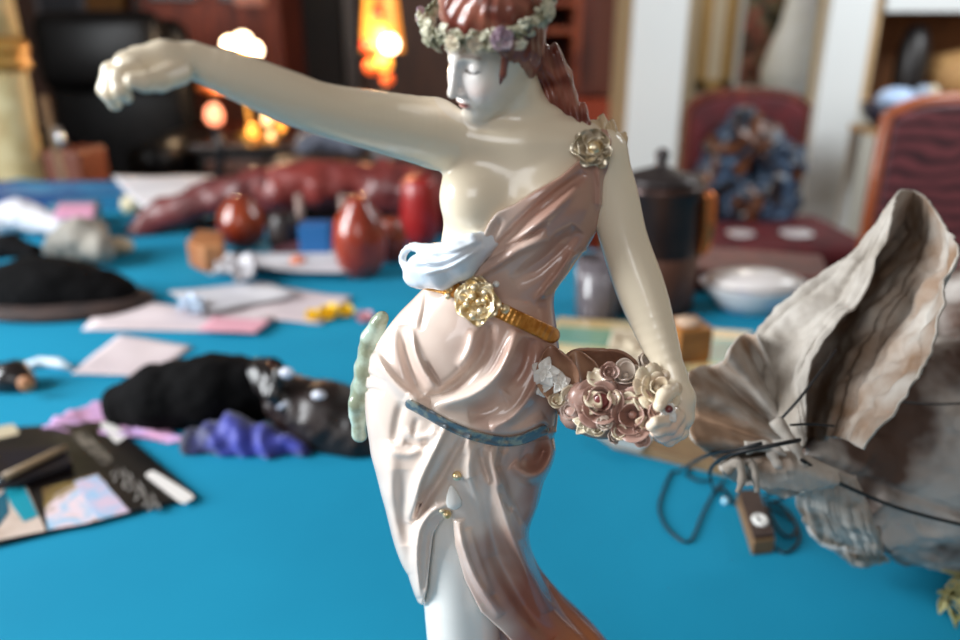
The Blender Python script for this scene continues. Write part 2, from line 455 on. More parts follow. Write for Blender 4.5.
def body_tint(V):
    c = np.tile(np.array(lin((238,225,200))[:3]), (len(V), 1)); q = head_local(V); q[(q**2).sum(1) > 27**2] = -99
    face = np.exp(-(((q-np.array([0,-3,14]))/np.array([14,16,12]))**2).sum(1))
    c = mix(c, lin((240,236,232)), np.clip(face*1.3, 0, 1))
    for s in (-1, 1):
        c = mix(c, lin((228,168,154)), .35*np.exp(-(((q-np.array([s*7.5,-6,13]))/np.array([4,3.5,5]))**2).sum(1)))
        lid = q[:,1] - (.85 + .09*(q[:,0]-s*5.9)**2)
        c = mix(c, lin((66,48,44)), .92*((np.abs(lid) < .42) & (np.abs(q[:,0]-s*5.9) < 2.9) & (q[:,2] > 10)))
        br = q[:,1] - (7.2 - .06*(q[:,0]-s*5.5)**2)
        c = mix(c, lin((150,108,88)), .5*((np.abs(br) < .5) & (np.abs(q[:,0]-s*5.8) < 3.6) & (q[:,2] > 10)))
    lip = np.exp(-(((q-np.array([0,-11.9,17.6]))/np.array([3.4,1.35,2.2]))**6).sum(1))
    c = mix(c, lin((186,104,94)), .85*lip)
    c = mix(c, lin((120,52,48)), .9*((np.abs(q[:,1]+11.85) < .33) & (np.abs(q[:,0]) < 3.0) & (q[:,2] > 15)))
    leg = np.clip((P(480,470)[2]-V[:,2])/20, 0, 1); c = mix(c, lin((236,236,232)), leg)  # paler leg: cool bounce light painted into the tint
    hands = np.exp(-(((V-P(664,432,-42))/11)**2).sum(1))
    return mix(c, lin((226,170,160)), .55*hands)
body = sculpt('body', body_sdf, (-150,205,760), (110,350,1185), .55, M_skin, figurine, body_tint)

# ---- dress
D = np.zeros(gx.shape)
S = lambda *a, **k: stroke(D, *a, **k)
# bodice
S([(585,172),(555,196),(530,216),(508,238),(486,256)], 5, -2.4)
S([(578,186),(552,212),(528,232),(505,250)], 5, 1.4)
S([(545,226),(525,238),(500,251),(468,268)], 2.6, -2.2)
S([(548,238),(520,250),(498,264),(468,281)], 6, 2.0, 4)
S([(578,228),(560,246),(540,264),(512,282)], 8, -2.2)
S([(500,218),(494,232),(490,242)], 4, -1.2)
S([(573,252),(558,274),(534,304)], 3, 1.6, 5)
S([(601,205),(598,235),(588,260),(562,288)], 5, -1.6)
S([(588,258),(572,276),(552,290),(530,300)], 6, 1.0, 3.0, t1=.5)
S([(597,152),(600,200),(593,262)], 3, 1.0)
S([(585,250),(568,278),(545,295)], 4, -1.4)
# hips
S([(402,325),(406,352),(414,378),(424,395)], 6, -2.6)
S([(374,352),(388,374),(408,394),(430,403)], 7, 2.4, 4)
S([(411,328),(416,354),(427,376),(442,392)], 5, 1.6, 3)
S([(427,362),(433,373),(441,386)], 2, -1.2)
S([(489,322),(484,348),(470,370),(446,391),(418,400)], 6, -3.0)
S([(474,330),(470,350),(460,368)], 5, 1.2)
S([(518,330),(509,354),(495,378),(470,396),(432,404)], 6, 3.4, 8)
S([(530,338),(523,368),(506,392)], 7, -2.2)
S([(542,370),(528,398),(511,418),(490,426)], 4, 2.4, 6)
S([(505,398),(488,410),(468,414)], 8, -1.6)
S([(364,372),(374,378),(386,384)], 2, -.9)
S([(362,390),(374,390),(384,394)], 2, -.8)
S([(403,402),(398,420),(394,446)], 5, -.9)
S([(427,290),(424,312),(420,330)], 2.5, -.9)
# skirt
S([(404,430),(420,438),(440,430)], 4, .8)
S([(390,452),(410,454),(424,446)], 4, .8)
S([(404,441),(420,447),(436,440)], 4, -.8)
S([(447,426),(432,456),(419,486),(412,524)], 6, 3.0, 4)
S([(464,438),(446,470),(426,500),(412,524)], 5, -3.6)
S([(470,436),(458,456),(446,478)], 4, 1.5)
S([(392,440),(391,480),(394,520),(404,575)], 9, 1.4)
S([(402,470),(402,500),(408,545)], 8, -.8)
S([(450,505),(432,512),(420,530),(417,560),(420,598)], 5, 1.6, 3)
S([(429,524),(426,550),(425,590)], 3, -.7)
S([(474,440),(469,470),(478,502),(492,556)], 6, 2.6)
S([(458,520),(464,548),(478,582),(502,616)], 5, 2.4)
S([(468,528),(478,560),(492,594)], 4, 1.4)
S([(470,478),(484,520),(500,562),(524,606),(552,640)], 8, -3.6)
S([(489,446),(497,480),(508,522),(526,566),(548,612)], 7, 3.4)
S([(480,448),(484,466),(492,484)], 3, -1.6)
S([(499,486),(505,500),(512,512)], 3, -1.4)
S([(522,540),(540,575),(562,610),(600,650)], 5, -1.4)
S([(512,464),(528,476),(544,470),(553,450),(547,430)], 6, 2.6)
S([(524,456),(534,462),(541,452),(540,440)], 5, -1.2)
S([(508,446),(500,452)], 3, -1)
for k in range(7):                                        # small gathers under the girdle
    x = 418+k*18; y = 418+k*4.5
    S([(x,y),(x-3,y+10),(x-5,y+24)], 3.4, .5 if k % 2 else -.5)
S([(404,398),(428,411),(452,420),(478,429),(505,432),(528,428),(546,418)], 5, 1.6, 7, t0=.1, t1=.1)
D *= 1.75
D += .35*fbm(np.stack([gx/34, gy/34, np.zeros(gx.shape)], -1), 2, 3)
skirt = Loft([(276, 437, 550, 17.5, 0), (300, 413, 553, 20, 0), (320, 394, 556, 23, 0), (350, 375, 560, 26, 0), (390, 366, 561, 28, 0), (440, 369, 554, 28, 0), (470, 376, 551, 27, 0), (500, 386, 544, 25.5, 0),
              (540, 399, 532, 25, 0), (570, 408, 541, 26, 0), (600, 418, 563, 27, 1), (640, 420, 604, 29, 2), (690, 426, 640, 30, 4), (749, 426, 662, 32, 8)])
def dress_sdf(p):
    px, py = proj(p); dd = sample(D, px, py); sc_ = pxmm(P(480,400))
    front = np.clip((Y0+12-p[:,1])/12, 0, 1)
    mb = sample(m_bod, px, py)*sc_
    b = torso(p); b = smin(b, ell(p, P(472,198,-8), (12.5,12,12)), 9); b = smin(b, ell(p, P(548,206,-10), (13,11,13)), 8)
    b = smin(b, chain(p, [P(548,132,4), P(580,142,4), P(598,152,2)], [9, 8.5, 9.5]), 8)
    b = smax(b - 1.5 - np.maximum(dd,-3.0)*front, mb, .8)
    b = np.maximum(b, (P(480,330)[2]-p[:,2]))
    s = skirt(p) - dd*front
    bk = np.clip(-sample(back, px, py)/6, 0, 1)*np.clip((Y0+6-p[:,1])/8, 0, 1)
    s = s + 3.4*bk
    belt_cut = p[:,2] - P(480,286)[2] - .16*(P(480,300)[0]-p[:,0])*1.0
    s = smax(s, belt_cut, 1.5)
    d = smin(b, s, 2)
    sl = sample(slit, px, py)*sc_
    d = smax(d, -np.maximum(sl, (p[:,1]-(Y0+9))), 1.0)
    lb = sample(leftb, px, py)*sc_
    return smax(d, -lb, .8)
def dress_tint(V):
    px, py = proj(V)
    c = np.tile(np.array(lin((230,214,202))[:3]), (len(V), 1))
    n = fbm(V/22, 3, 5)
    # brown shade painted in towards her left side, rust red glaze at the trailing hem
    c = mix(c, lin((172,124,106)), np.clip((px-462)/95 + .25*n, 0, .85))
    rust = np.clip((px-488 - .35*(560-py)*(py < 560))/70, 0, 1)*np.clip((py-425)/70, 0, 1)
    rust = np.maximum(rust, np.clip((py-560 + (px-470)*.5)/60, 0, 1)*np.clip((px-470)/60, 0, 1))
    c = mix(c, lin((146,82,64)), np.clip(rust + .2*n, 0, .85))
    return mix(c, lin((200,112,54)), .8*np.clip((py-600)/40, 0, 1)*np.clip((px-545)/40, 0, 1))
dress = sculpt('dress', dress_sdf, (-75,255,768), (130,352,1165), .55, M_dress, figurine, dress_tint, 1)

def torso_cover(p):
    b = torso(p); b = smin(b, ell(p, P(472,198,-8), (12.5,12,12)), 9); b = smin(b, ell(p, P(548,206,-10), (13,11,13)), 8)
    px, py = proj(p)
    return smin(b, skirt(p) - np.maximum(sample(D, px, py), 0)*np.clip((Y0+12-p[:,1])/12, 0, 1)*.8, 2)
def band(pts, w, grow, rib=0, cut=None):
    q = spline(pts, 24); d0, sg, t0 = polydist(q, gx, gy)
    def f(p):
        px, py = proj(p); d = sample(d0, px, py); s = torso_cover(p) - grow
        if rib: s = s + rib*np.cos(sample(t0, px, py)*2*math.pi*34)
        return np.maximum(smax(smax(s, (d-w)*.42, .7), -(s+grow+2.5), .5), p[:,1]-(Y0+9))
    return f
belt = sculpt('belt', band([(428,282),(450,288),(475,299),(505,313),(552,335)], 8.2, 2.6, .22), *bb(405,262,575,355,-45,45), .55, M_gold2, figurine)
girdle = sculpt('hip_girdle', band([(410,404),(425,412),(448,425),(472,435),(498,441),(520,440),(544,430)], 5.2, 2.0), *bb(385,385,575,465,-50,45), .6, M_silver, figurine)

# white turned-over fold under the bared breast
DF = np.zeros(gx.shape)
for a in ([(412,262),(440,262),(478,244)], [(420,274),(450,266),(484,246)], [(430,252),(455,250),(482,240)]): stroke(DF, a, 2.6, 1.3)
for a in ([(415,268),(446,264),(480,245)], [(418,256),(448,256),(480,242)]): stroke(DF, a, 2.2, -1.4)
def fold_sdf(p):
    px, py = proj(p)
    d = chain(p, [P(420,267,-10), P(438,265,-16), P(460,257,-20), P(497,237,-13)], [5.6, 7.2, 6.6, 3.2], 3)
    d = smin(d, chain(p, [P(414,279,-9), P(442,278,-16), P(464,268,-19), P(484,252,-14)], [3.6, 4.6, 4.4, 2.8], 2), 3)
    loop = [P(412+9.5*math.cos(a)-2*math.sin(a), 257+10.5*math.sin(a), -7-4*math.cos(a)) for a in np.linspace(0, 2*math.pi, 15)]
    d = smin(d, chain(p, loop, [1.55]*15, .5), 1.0)
    d = smin(d, chain(p, [P(414,247,-8), P(440,249,-17), P(472,240,-20), P(496,231,-12)], [1.7, 2.2, 2.4, 1.8], 2), 1.5)
    d = smin(d, chain(p, [P(406,266,-6), P(410,276,-8), P(420,281,-11)], [1.8, 2.8, 3.2], 1), 1.5)
    return d - sample(DF, px, py)
fold = sculpt('bodice_fold', fold_sdf, *bb(392,230,495,290,-45,10), .45, M_fold, figurine, None, 1)

# pale drapery hanging behind her right hip
tail_pts = [P(381,318,14), P(372,338,16), P(365,368,18), P(361,402,18), P(358,434,18)]
def tail_sdf(p):
    d = chain(p, tail_pts, [3, 4.6, 5.2, 5.2, 4.0], 3)
    return d + 1.2*vnoise(p/7)
tail = sculpt('back_drapery', tail_sdf, *bb(345,285,400,450,-5,40), .7, mat('celadon_glaze', (178,198,184), .2, coat=.4, col2=(140,150,128), scale=110), figurine)

# ---- hair
def hair_sdf(p):
    q = head_local(p)
    d = ell(q, (0,3.5,-3), (17.6,20,20.2))
    d = smin(d, ell(q, (1,19,-2), (18.5,13.5,17.5)), 6)
    d = smin(d, ell(q, (2,14,-16), (12,12,10)), 5)
    face = (q[:,2] - .92*q[:,1] - 4.6 + .06*q[:,0]**2*.35)/1.36
    d = smax(d, face, 2)
    d = smax(d, (-13.5-q[:,1] - .25*(q[:,2]+10)), 3)
    w = np.arctan2(q[:,0], q[:,2]+4); am = np.clip((q[:,1]+6)/10, .12, 1)
    d = d + am*((.25+.4*np.abs(vnoise(q/13,9)))*np.sin(9*w + .38*q[:,1] + 5*vnoise(q/11)) + .25*np.sin(21*w - .5*q[:,1] + 3*vnoise(q/8,4)) + .6*vnoise(q/4.5, 2))
    near = p[:,2] < HC[2]+6
    lock = [P(549,58,2), P(560,78,3), P(567,98,3), P(575,114,2), P(582,128,0), P(576,141,-4), P(572,150,-7)]
    e = chain(p, lock, [5.5, 5.2, 4.6, 4.4, 3.8, 3.4, 1.8], 2)
    e = smin(e, chain(p, [P(522,58,-2), P(541,68,2), P(556,86,3)], [6,6.4,5], 2), 2)
    e = smin(e, chain(p, [P(543,70,4), P(551,96,2), P(553,120,-1), P(556,138,-4)], [4.5, 4.0, 2.8, 1.4], 2), 1.5)
    e = e + .8*np.sin(p[:,0]*1.1 + p[:,2]*.35 + 3*vnoise(p/11)) + .5*vnoise(p/4)
    wisp = chain(p, [H(13.6,4,5), H(13.4,-1,6.5), H(12.2,-5,8)], [1.6,1.2,.5], 1)
    return smin(smin(d, e, 2), wisp, 1)
def hair_tint(V):
    q = head_local(V); w = np.arctan2(q[:,0], q[:,2]+4)
    n = np.clip(.5+.5*np.sin(9*w + .38*q[:,1] + 4*vnoise(q/11)) + .3*vnoise(V/5), 0, 1)
    c = np.tile(np.array(lin((106,50,40))[:3]), (len(V), 1))
    c = mix(c, lin((164,102,84)), n*.7)
    return mix(c, lin((214,178,160)), .6*np.clip((-q[:,0]-2)/14, 0, 1)*np.clip((q[:,1]-10)/10, 0, 1))
hair = sculpt('hair', hair_sdf, (-45,240,1075), (60,345,1230), .6, M_hair, figurine, hair_tint)

# ---- little flower and leaf builders (metres)
def frame_from(n):
    n = Vector(n).normalized(); a = n.orthogonal().normalized()
    return Matrix((a, n.cross(a), n)).transposed()
def petal(mb, c, R, ang, size, cup, tilt, wide=.8, nu=7, nv=6, curl=.25):
    vs = []
    for i in range(nv):
        v = i/(nv-1)
        for j in range(nu):
            u = -1+2*j/(nu-1)
            w = wide*size*math.sin(math.pi*min(.98, .12+.72*v))*u
            r = size*v*(1-.18*u*u*v)
            z = cup*size*(1-math.cos(u*1.3))*.9 + curl*size*v*v*v*-.6
            p = Vector((r*math.cos(tilt) - z*math.sin(tilt), w, r*math.sin(tilt) + z*math.cos(tilt)))
            p = Matrix.Rotation(ang, 3, 'Z') @ p
            vs.append(c + R @ p)
    mb.add(vs, grid_faces(nv, nu))
def cup(mb, c, R, ang, half, r0, r1, h, lip, nu=9, nv=7):
    ph = random.uniform(0, 6)
    vs = []
    for i in range(nv):
        v = i/(nv-1)
        for j in range(nu):
            u = -1+2*j/(nu-1)
            t = ang+u*half
            top = 1-.42*abs(u)**2.4 + .05*math.sin(4*u+ph)
            rad = r0 + (r1-r0)*math.sin(v*1.5)*(1-.12*u*u) + lip*v**4*(1-.3*u*u)
            vs.append(c + R @ Vector((rad*math.cos(t), rad*math.sin(t), h*(v**1.25)*top - lip*.6*v**5)))
    mb.add(vs, grid_faces(nv, nu))
def rose(name, c, n, r, m, parent, layers=((2,.3,1.3),(3,.5,1.2),(4,.75,1.0),(5,1.0,.7)), solid=.0006):
    c = Vector(c); R = frame_from(n); mb = MB(); r = r*.86
    for li, (k, s, t) in enumerate(layers):
        for i in range(k):
            f = random.uniform(.88, 1.1)
            cup(mb, c + R @ Vector((0,0,random.uniform(-.06,.06)*r)), R, 2*math.pi*(i+.41*li)/k + random.uniform(-.2,.2), 2.0*math.pi/k*.60, r*.06, r*s*f*.8, r*(.40+.5*t)*f*(.65+.35*s), r*.30*(1.35-t)*s)
    mb.ball(c + R @ Vector((0,0,r*.3)), r*.16, nu=10, nv=6)
    return mb.build(name, m, parent, solid=solid, sub=1)
def rosette(name, c, n, r, m, parent, layers, solid=.0006):
    c = Vector(c); R = frame_from(n); mb = MB()
    for li, (k, s, t) in enumerate(layers):
        for i in range(k): petal(mb, c, R, 2*math.pi*(i+.37*li)/k + random.uniform(-.25,.25), r*s*random.uniform(.8,1.2), .55, t+random.uniform(-.15,.15), .7, curl=.3)
    return mb.build(name, m, parent, solid=solid, sub=1)
def blossom(name, c, n, r, m, parent, k=5):
    c = Vector(c); R = frame_from(n); mb = MB()
    for i in range(k): petal(mb, c, R, 2*math.pi*i/k + random.uniform(-.1,.1), r, .5, .25+random.uniform(0,.3), .46, curl=.7)
    mb.ball(c + R @ Vector((0,0,r*.12)), r*.18, nu=10, nv=6)
    return mb.build(name, m, parent, solid=.0006, sub=1)
mv = lambda a: Vector(a)/1000

# ---- wreath
wr = MB()
wpt = lambda a, k=1.0: H(21.0*k*math.sin(a), 15.8 - .6*math.cos(a), 21.5*k*math.cos(a)-1)
wr.tube([mv(wpt(a)) for a in np.linspace(0, 2*math.pi, 49)], .0016, 7)
for i in range(210):
    a = random.uniform(0, 2*math.pi); out = (wpt(a)-H(0,12,0)); out /= np.linalg.norm(out)
    n = Vector(out + hu*random.uniform(-.9,.9) + np.array([random.uniform(-.6,.6) for _ in range(3)]))
    c = mv(wpt(a) + out*random.uniform(-.6,2.0) + hu*random.uniform(-3.0,3.0))
    petal(wr, c, frame_from(n), random.uniform(0,6.28), random.uniform(.0022,.0040), .45, random.uniform(.2,.9), .6, 5, 4)
wreath = wr.build('wreath', M_leaf, figurine, solid=.0005)
def wreath_rose(a, r, m, up=0):
    out = wpt(a)-H(0,12,0); out /= np.linalg.norm(out)
    rose('rose', mv(wpt(a)+out*2.2+hu*up), out, r, m, wreath)
wreath_rose(1.05, .0050, M_lilac); wreath_rose(-.95, .0044, M_lilac); wreath_rose(1.9, .0042, M_leaf, 1)
wreath_rose(-.15, .0040, M_leaf); wreath_rose(.35, .0036, M_cream); wreath_rose(-2.0, .004, M_lilac); wreath_rose(2.9, .004, M_lilac)
blossom('blossom', mv(wpt(.72)*1.0 + hu*-1 + hf*2), Vector(hf+hs), .0034, M_cream, wreath)
blossom('blossom', mv(wpt(1.3) + hs*2.6 - hu*4), Vector(hs+hf*.5-hu*.3), .0026, M_cream, wreath)

# ---- belt buckle, studs, brooch, skirt clasp
def surf_point(px, py, f, off=0):
    """first point of a sculpture met along the ray through (px, py)"""
    o = CAM; t = (P(px, py, -60)-o); L = np.linalg.norm(t); t = t/L; s = L
    for _ in range(200):
        q = (o+t*s)[None]; d = f(q)[0]
        if d < .03: break
        s += max(d*.6, .03)
    return o+t*(s-off)
view = Vector((0,-1,.38)).normalized()
bc = mv(surf_point(479, 302, torso_cover, 3.5))
rosette('buckle', bc, view + Vector((-.2,0,0)), .0094, M_gold, figurine, ((4,.4,1.2),(5,.7,.8),(7,1.0,.35)))
bk2 = MB()
for k in range(9):
    a = k*2.399; bk2.ball(bc + frame_from(view) @ Vector((math.cos(a)*.0022*math.sqrt(k), math.sin(a)*.0022*math.sqrt(k), .0042)), .0013, nu=8, nv=6)
petal(bk2, bc, frame_from(view), -2.2, .0125, .3, .1, .4)
bk2.build('buckle_relief', M_gold, figurine, solid=.0006)
for q in ((450,288), (505,309), (448,296)):
    MB().ball(mv(surf_point(*q, torso_cover, 2.6)), .0021 if q[1] != 296 else .0015).build('stud_or_glint', M_gold, figurine)
MB().ball(mv(surf_point(496, 284, torso_cover, 1.5)), .0014).build('stud_or_glint', M_white, figurine)
br = mv(surf_point(593, 150, body_sdf, 3.0))
brooch = rosette('brooch', br, view + Vector((.1,0,.1)), .0085, mat('silver_gilt', (176,160,130), .3, metal=.7, col2=(220,210,190), scale=200), figurine, ((5,.6,.9),(7,1.0,.35)))
MB().ball(br + view*.003, .0026).build('gold_bead', M_gold, brooch)
def ruffle_sdf(p):
    d = chain(p, [P(586,138,2), P(601,131,2), P(616,142,4)], [3.6,5.4,4.4], 2)
    return d + .9*np.sin(p[:,0]*1.25) + .3*np.sin(p[:,0]*2.7 + p[:,2])
ruffle = sculpt('shoulder_ruffle', ruffle_sdf, *bb(570,118,635,162,-25,25), .5, mat('porcelain_ruffle', (206,184,150), .25, coat=.3), figurine)
for q, r, m in (((457,476), .0021, M_gold), ((447,514), .0021, M_gold), ((452,518), .0013, M_gold), ((442,511), .0013, M_gold)):
    MB().ball(mv(surf_point(*q, dress_sdf, 1.0)), r).build('clasp_bead', m, figurine)
pc = surf_point(453, 497, dress_sdf, .6)
MB().lathe([(.0002,.0062),(.0010,.0048),(.0022,.0012),(.0030,-.0022),(.0028,-.0046),(.0012,-.0062),(.0002,-.0066)], mv(pc), 16, Matrix.Rotation(-.12,3,'Y'), 1.2, .55).build('pearl_drop', M_white, figurine)

# ---- flower basket on the hip
bn = _cam(.05, -.62, .78); bn /= np.linalg.norm(bn)
BC = P(602, 389, -8); BR = np.array(frame_from(bn))
def basket_sdf(p):
    q = p-BC; ax = q@bn; rr = np.sqrt(np.maximum((q**2).sum(1)-ax*ax, 0)); an = np.arctan2(q@BR[:,0], q@BR[:,1])
    d = np.abs(np.sqrt(rr**2 + (ax*1.15)**2) - 21.8) - .9
    d = np.maximum(d, ax - 1.5 - 1.6*np.sin(5*an+.6) - .6*vnoise(p/5))
    d = d*.8
    return d
basket = sculpt('flower_basket', basket_sdf, *bb(525,320,690,480,-50,45), .55, M_basket, figurine, None, 1)
lm = MB()
for b_, t_, sz_, w_ in (((566,404,-22),(549,341,-14),.0262,.36), ((586,398,-18),(574,346,-8),.021,.42)):
    b0, t0_ = mv(P(*b_)), mv(P(*t_)); xx = (t0_-b0).normalized(); zz = Vector((-.2,-.9,.4)); zz = (zz-xx*zz.dot(xx)).normalized()
    petal(lm, b0, Matrix((xx, zz.cross(xx), zz)).transposed(), 0, sz_, .35, -.06, w_, 9, 9, curl=-.15)
lm.build('basket_petals', mat('petal_brown', (152,112,92), .3, coat=.3, col2=(180,140,112), scale=60), basket, solid=.0011, sub=1)
fl = lambda px, py, oy: mv(P(px, py, oy))
vw = Vector((0,-.85,.5))
F2 = mat('porcelain_dusty_rose', (156,120,108), .32, coat=.2, col2=(186,154,142), scale=90)
F3 = mat('porcelain_plum', (112,50,50), .3, coat=.3)
F4 = mat('porcelain_ivory_bud', (206,192,178), .3, coat=.2, col2=(176,156,146), scale=80)
rose('rose', fl(600,404,-30), vw+Vector((-.1,0,.05)), .0112, F2, basket, ((3,.5,1.4),(4,.75,1.15),(5,1.0,.85),(6,1.1,.5)))
MB().ball(fl(601,401,-34), (.0034,.0024,.0038)).build('rose_heart', F3, basket)
rose('rose', fl(633,415,-34), vw+Vector((-.3,0,-.05)), .0118, F2, basket, ((3,.6,1.3),(4,.9,1.0),(5,1.1,.7)))
rose('rosebud', fl(626,378,-24), Vector((-.2,-.6,.7)), .0085, F4, basket, ((3,.7,1.45),(4,1.0,1.2)))
rose('rosebud', fl(643,368,-20), Vector((.3,-.5,.8)), .0074, F4, basket, ((3,.7,1.4),(4,1.0,1.1)))
rose('ruffled_bloom', fl(655,390,-33), Vector((.1,-.75,.65)), .0100, M_cream, basket, ((4,.5,1.0),(6,.8,.6),(8,1.1,.3)))
blossom('blossom', fl(545,372,-22), vw+Vector((-.4,0,0)), .0064, M_white, basket)
blossom('blossom', fl(541,386,-21), vw+Vector((-.4,0,-.4)), .0050, M_white, basket)
blossom('blossom', fl(560,383,-24), vw+Vector((.2,0,.1)), .0048, M_white, basket)
blossom('blossom', fl(586,424,-34), vw, .0056, M_cream, basket)
blossom('blossom', fl(666,413,-44), vw+Vector((.3,0,.1)), .0050, M_white, basket, 4)
MB().ball(fl(669,409,-46), .0016).build('red_bud', F3, basket)
for q, r in (((620,434,-38),.005), ((598,430,-34),.0048), ((640,438,-40),.0046), ((612,438,-36),.004), ((571,412,-28),.0054), ((556,402,-24),.0046), ((575,398,-28),.0044), ((604,424,-38),.004), ((637,430,-40),.0036), ((652,410,-40),.0046), ((608,372,-26),.005)):
    rose('rosebud', fl(*q), vw+Vector((random.uniform(-.4,.4),0,random.uniform(-.4,.4))), r, random.choice([M_cream, F4, F2]), basket, ((3,.7,1.3),(4,1.0,.9)))
lf = MB()
for px, py, oy, a, s in ((587,395,-32,1.5,.008),(583,407,-32,2.3,.0075),(566,400,-28,3.5,.007),(576,410,-30,3.0,.007),(592,372,-24,1.2,.009),(640,395,-34,.6,.007),(612,392,-33,.9,.006),(646,376,-26,1.2,.008),(623,398,-34,2.2,.006),(648,424,-40,5.2,.006)):
    petal(lf, fl(px,py,oy), frame_from(vw), a, s, .35, .5, .45)
lf.build('basket_leaves', M_cream, basket, solid=.0006)
fill = MB()
for k in range(16):
    fill.ball(fl(568+k*6.2, 404+12*math.sin(k*1.9), -22-6*math.sin(k)), random.uniform(.005,.0065), nu=10, nv=8)
fill.build('flower_bed', F2, basket)

# ---- plinth below the picture
MB().lathe([(.002,0),(.064,0),(.067,.004),(.064,.010),(.060,.014),(.061,.020),(.058,.0255),(.03,.027),(.002,.027)], (.02,.318,TABLE), 48).build('plinth', M_base, figurine)
# ================================================================== table and what lies on it
M_wood = mat('dark_table_wood', (70,44,30), .4, col2=(96,60,40), scale=6, stretch=(1,8,1))
M_cloth = mat('turquoise_cloth', (17,131,167), .85, spec=.2, col2=(20,138,174), scale=3, bump=.08, bscale=900)
eV, nV = Vector((.886,-.464,0)).normalized(), Vector((-.464,-.886,0)).normalized()
A0 = Vector((-1.45,2.375,0)); LEN, WID = 3.2, 1.42
tmid = A0 + eV*LEN/2 + nV*WID/2; RT = Matrix((eV, -nV, Vector((0,0,1)))).transposed()
tb = thing('dining_table', 'long wooden table hidden under the turquoise cloth', 'table', (tmid.x, tmid.y, 0))
MB().box(tmid+Vector((0,0,TABLE-.0235)), (LEN,WID,.04), RT).build('tabletop', M_wood, tb, smooth=False, bevel=.004)
for a in (.06, LEN-.06):
    for b in (.06, WID-.06):
        c = A0 + eV*a + nV*b
        MB().lathe([(.03,0),(.034,.1),(.022,.2),(.036,.5),(.03,.6),(.045,.7)], c, 16).build('leg', M_wood, tb)
# cloth: flat top with a hanging, gently pleated skirt
cl = MB(); prs = []
n1, n2 = 90, 44
per = [A0+eV*LEN*i/n1 for i in range(n1)] + [A0+eV*LEN+nV*WID*i/n2 for i in range(n2)] + [A0+eV*LEN*(1-i/n1)+nV*WID for i in range(n1)] + [A0+nV*WID*(1-i/n2) for i in range(n2)]
cen = A0+eV*LEN/2+nV*WID/2
lv = []
for k, (dz, off) in enumerate(((0,-.004),(-.001,.002),(-.006,.006),(-.06,.010),(-.14,.016),(-.24,.024))):
    for i, p in enumerate(per):
        o = (p-cen); e_ = o.dot(eV)/(LEN/2); f_ = o.dot(nV)/(WID/2)
        out = (eV*(1 if e_ > 0 else -1) if abs(abs(e_)-1) < .001 else Vector()) + (nV*(1 if f_ > 0 else -1) if abs(abs(f_)-1) < .001 else Vector())
        w = 1 + (.5*math.sin(i*.9)*(k/5) if k > 2 else 0)
        lv.append(p + out*off*w + Vector((0,0,TABLE+dz)))
N = len(per)
fs = [tuple(range(N))] + [(k*N+i, (k+1)*N+i, (k+1)*N+(i+1)%N, k*N+(i+1)%N) for k in range(5) for i in range(N)]
cl.add(lv, fs)
cloth = cl.build('tablecloth', M_cloth, None, solid=.0015)
cloth.modifiers['s'].offset = -1
tag(cloth, 'plain turquoise blue cloth covering the whole table', 'tablecloth')

def sheet(name, pts, m, z=0, th=.0012, parent=None, bump=0, n=14, seed=0, label=None, cat=None, group=None):
    """thin sheet lying on the table, corners as picture positions of a quad; bump lifts it in soft waves"""
    c = [on_table(x, y, TABLE+z) for x, y in pts]
    V = []
    for i in range(n):
        for j in range(n):
            a, b = i/(n-1), j/(n-1)
            p = (c[0]*(1-b)+c[1]*b)*(1-a) + (c[3]*(1-b)+c[2]*b)*a
            if bump: p = p + Vector((0,0,bump*(1+float(vnoise([a*3.1+seed, b*3.1, seed*1.7])))*.8))
            V.append(p + Vector((0,0,th/2+.0003)))
    o = MB().add(V, grid_faces(n, n)).build(name, m, parent, solid=th)
    return tag(o, label, cat, group)
def Q(px, py, Y): return np.array(at_y(px, py, Y))*1000
def qs(px, py, Y): return pxmm(Q(px, py, Y))
def qbb(pts, pad):
    q = np.array(pts); lo, hi = q.min(0)-pad, q.max(0)+pad; lo[2] = max(lo[2], 748); return lo, hi
def on_cloth(d, p): return np.maximum(d, 750.6-p[:,2])

M_paper = mat('white_paper', (206,204,208), .8, col2=(192,190,196), scale=9)
M_pale = mat('pale_pink_paper', (210,196,198), .8, col2=(200,186,190), scale=9)
M_pink = mat('pink_paper', (214,156,170), .8)
M_blackvelvet = mat('black_velvet', (4,4,5), .9, spec=.12, col2=(9,8,9), scale=14)
M_blacksh = mat('black_leather', (20,17,17), .3, col2=(30,24,24), scale=20, coat=.3)
M_bluefab = mat('royal_blue_fabric', (52,60,160), .6, sheen=.3, col2=(20,22,60), scale=18)
M_brownl = mat('dark_brown_leather', (34,19,16), .42, col2=(20,12,12), scale=25)
M_redl = mat('oxblood_leather', (104,36,34), .5, coat=.12, col2=(64,22,24), scale=11)
M_orange = mat('burnt_orange_glaze', (158,58,32), .22, coat=.5, col2=(120,38,24), scale=12)
M_tan = mat('tan_leather', (150,92,54), .5, col2=(176,120,76), scale=14)
M_glints = mat('pale_glints', (226,228,240), .16, metal=.2, coat=.4)

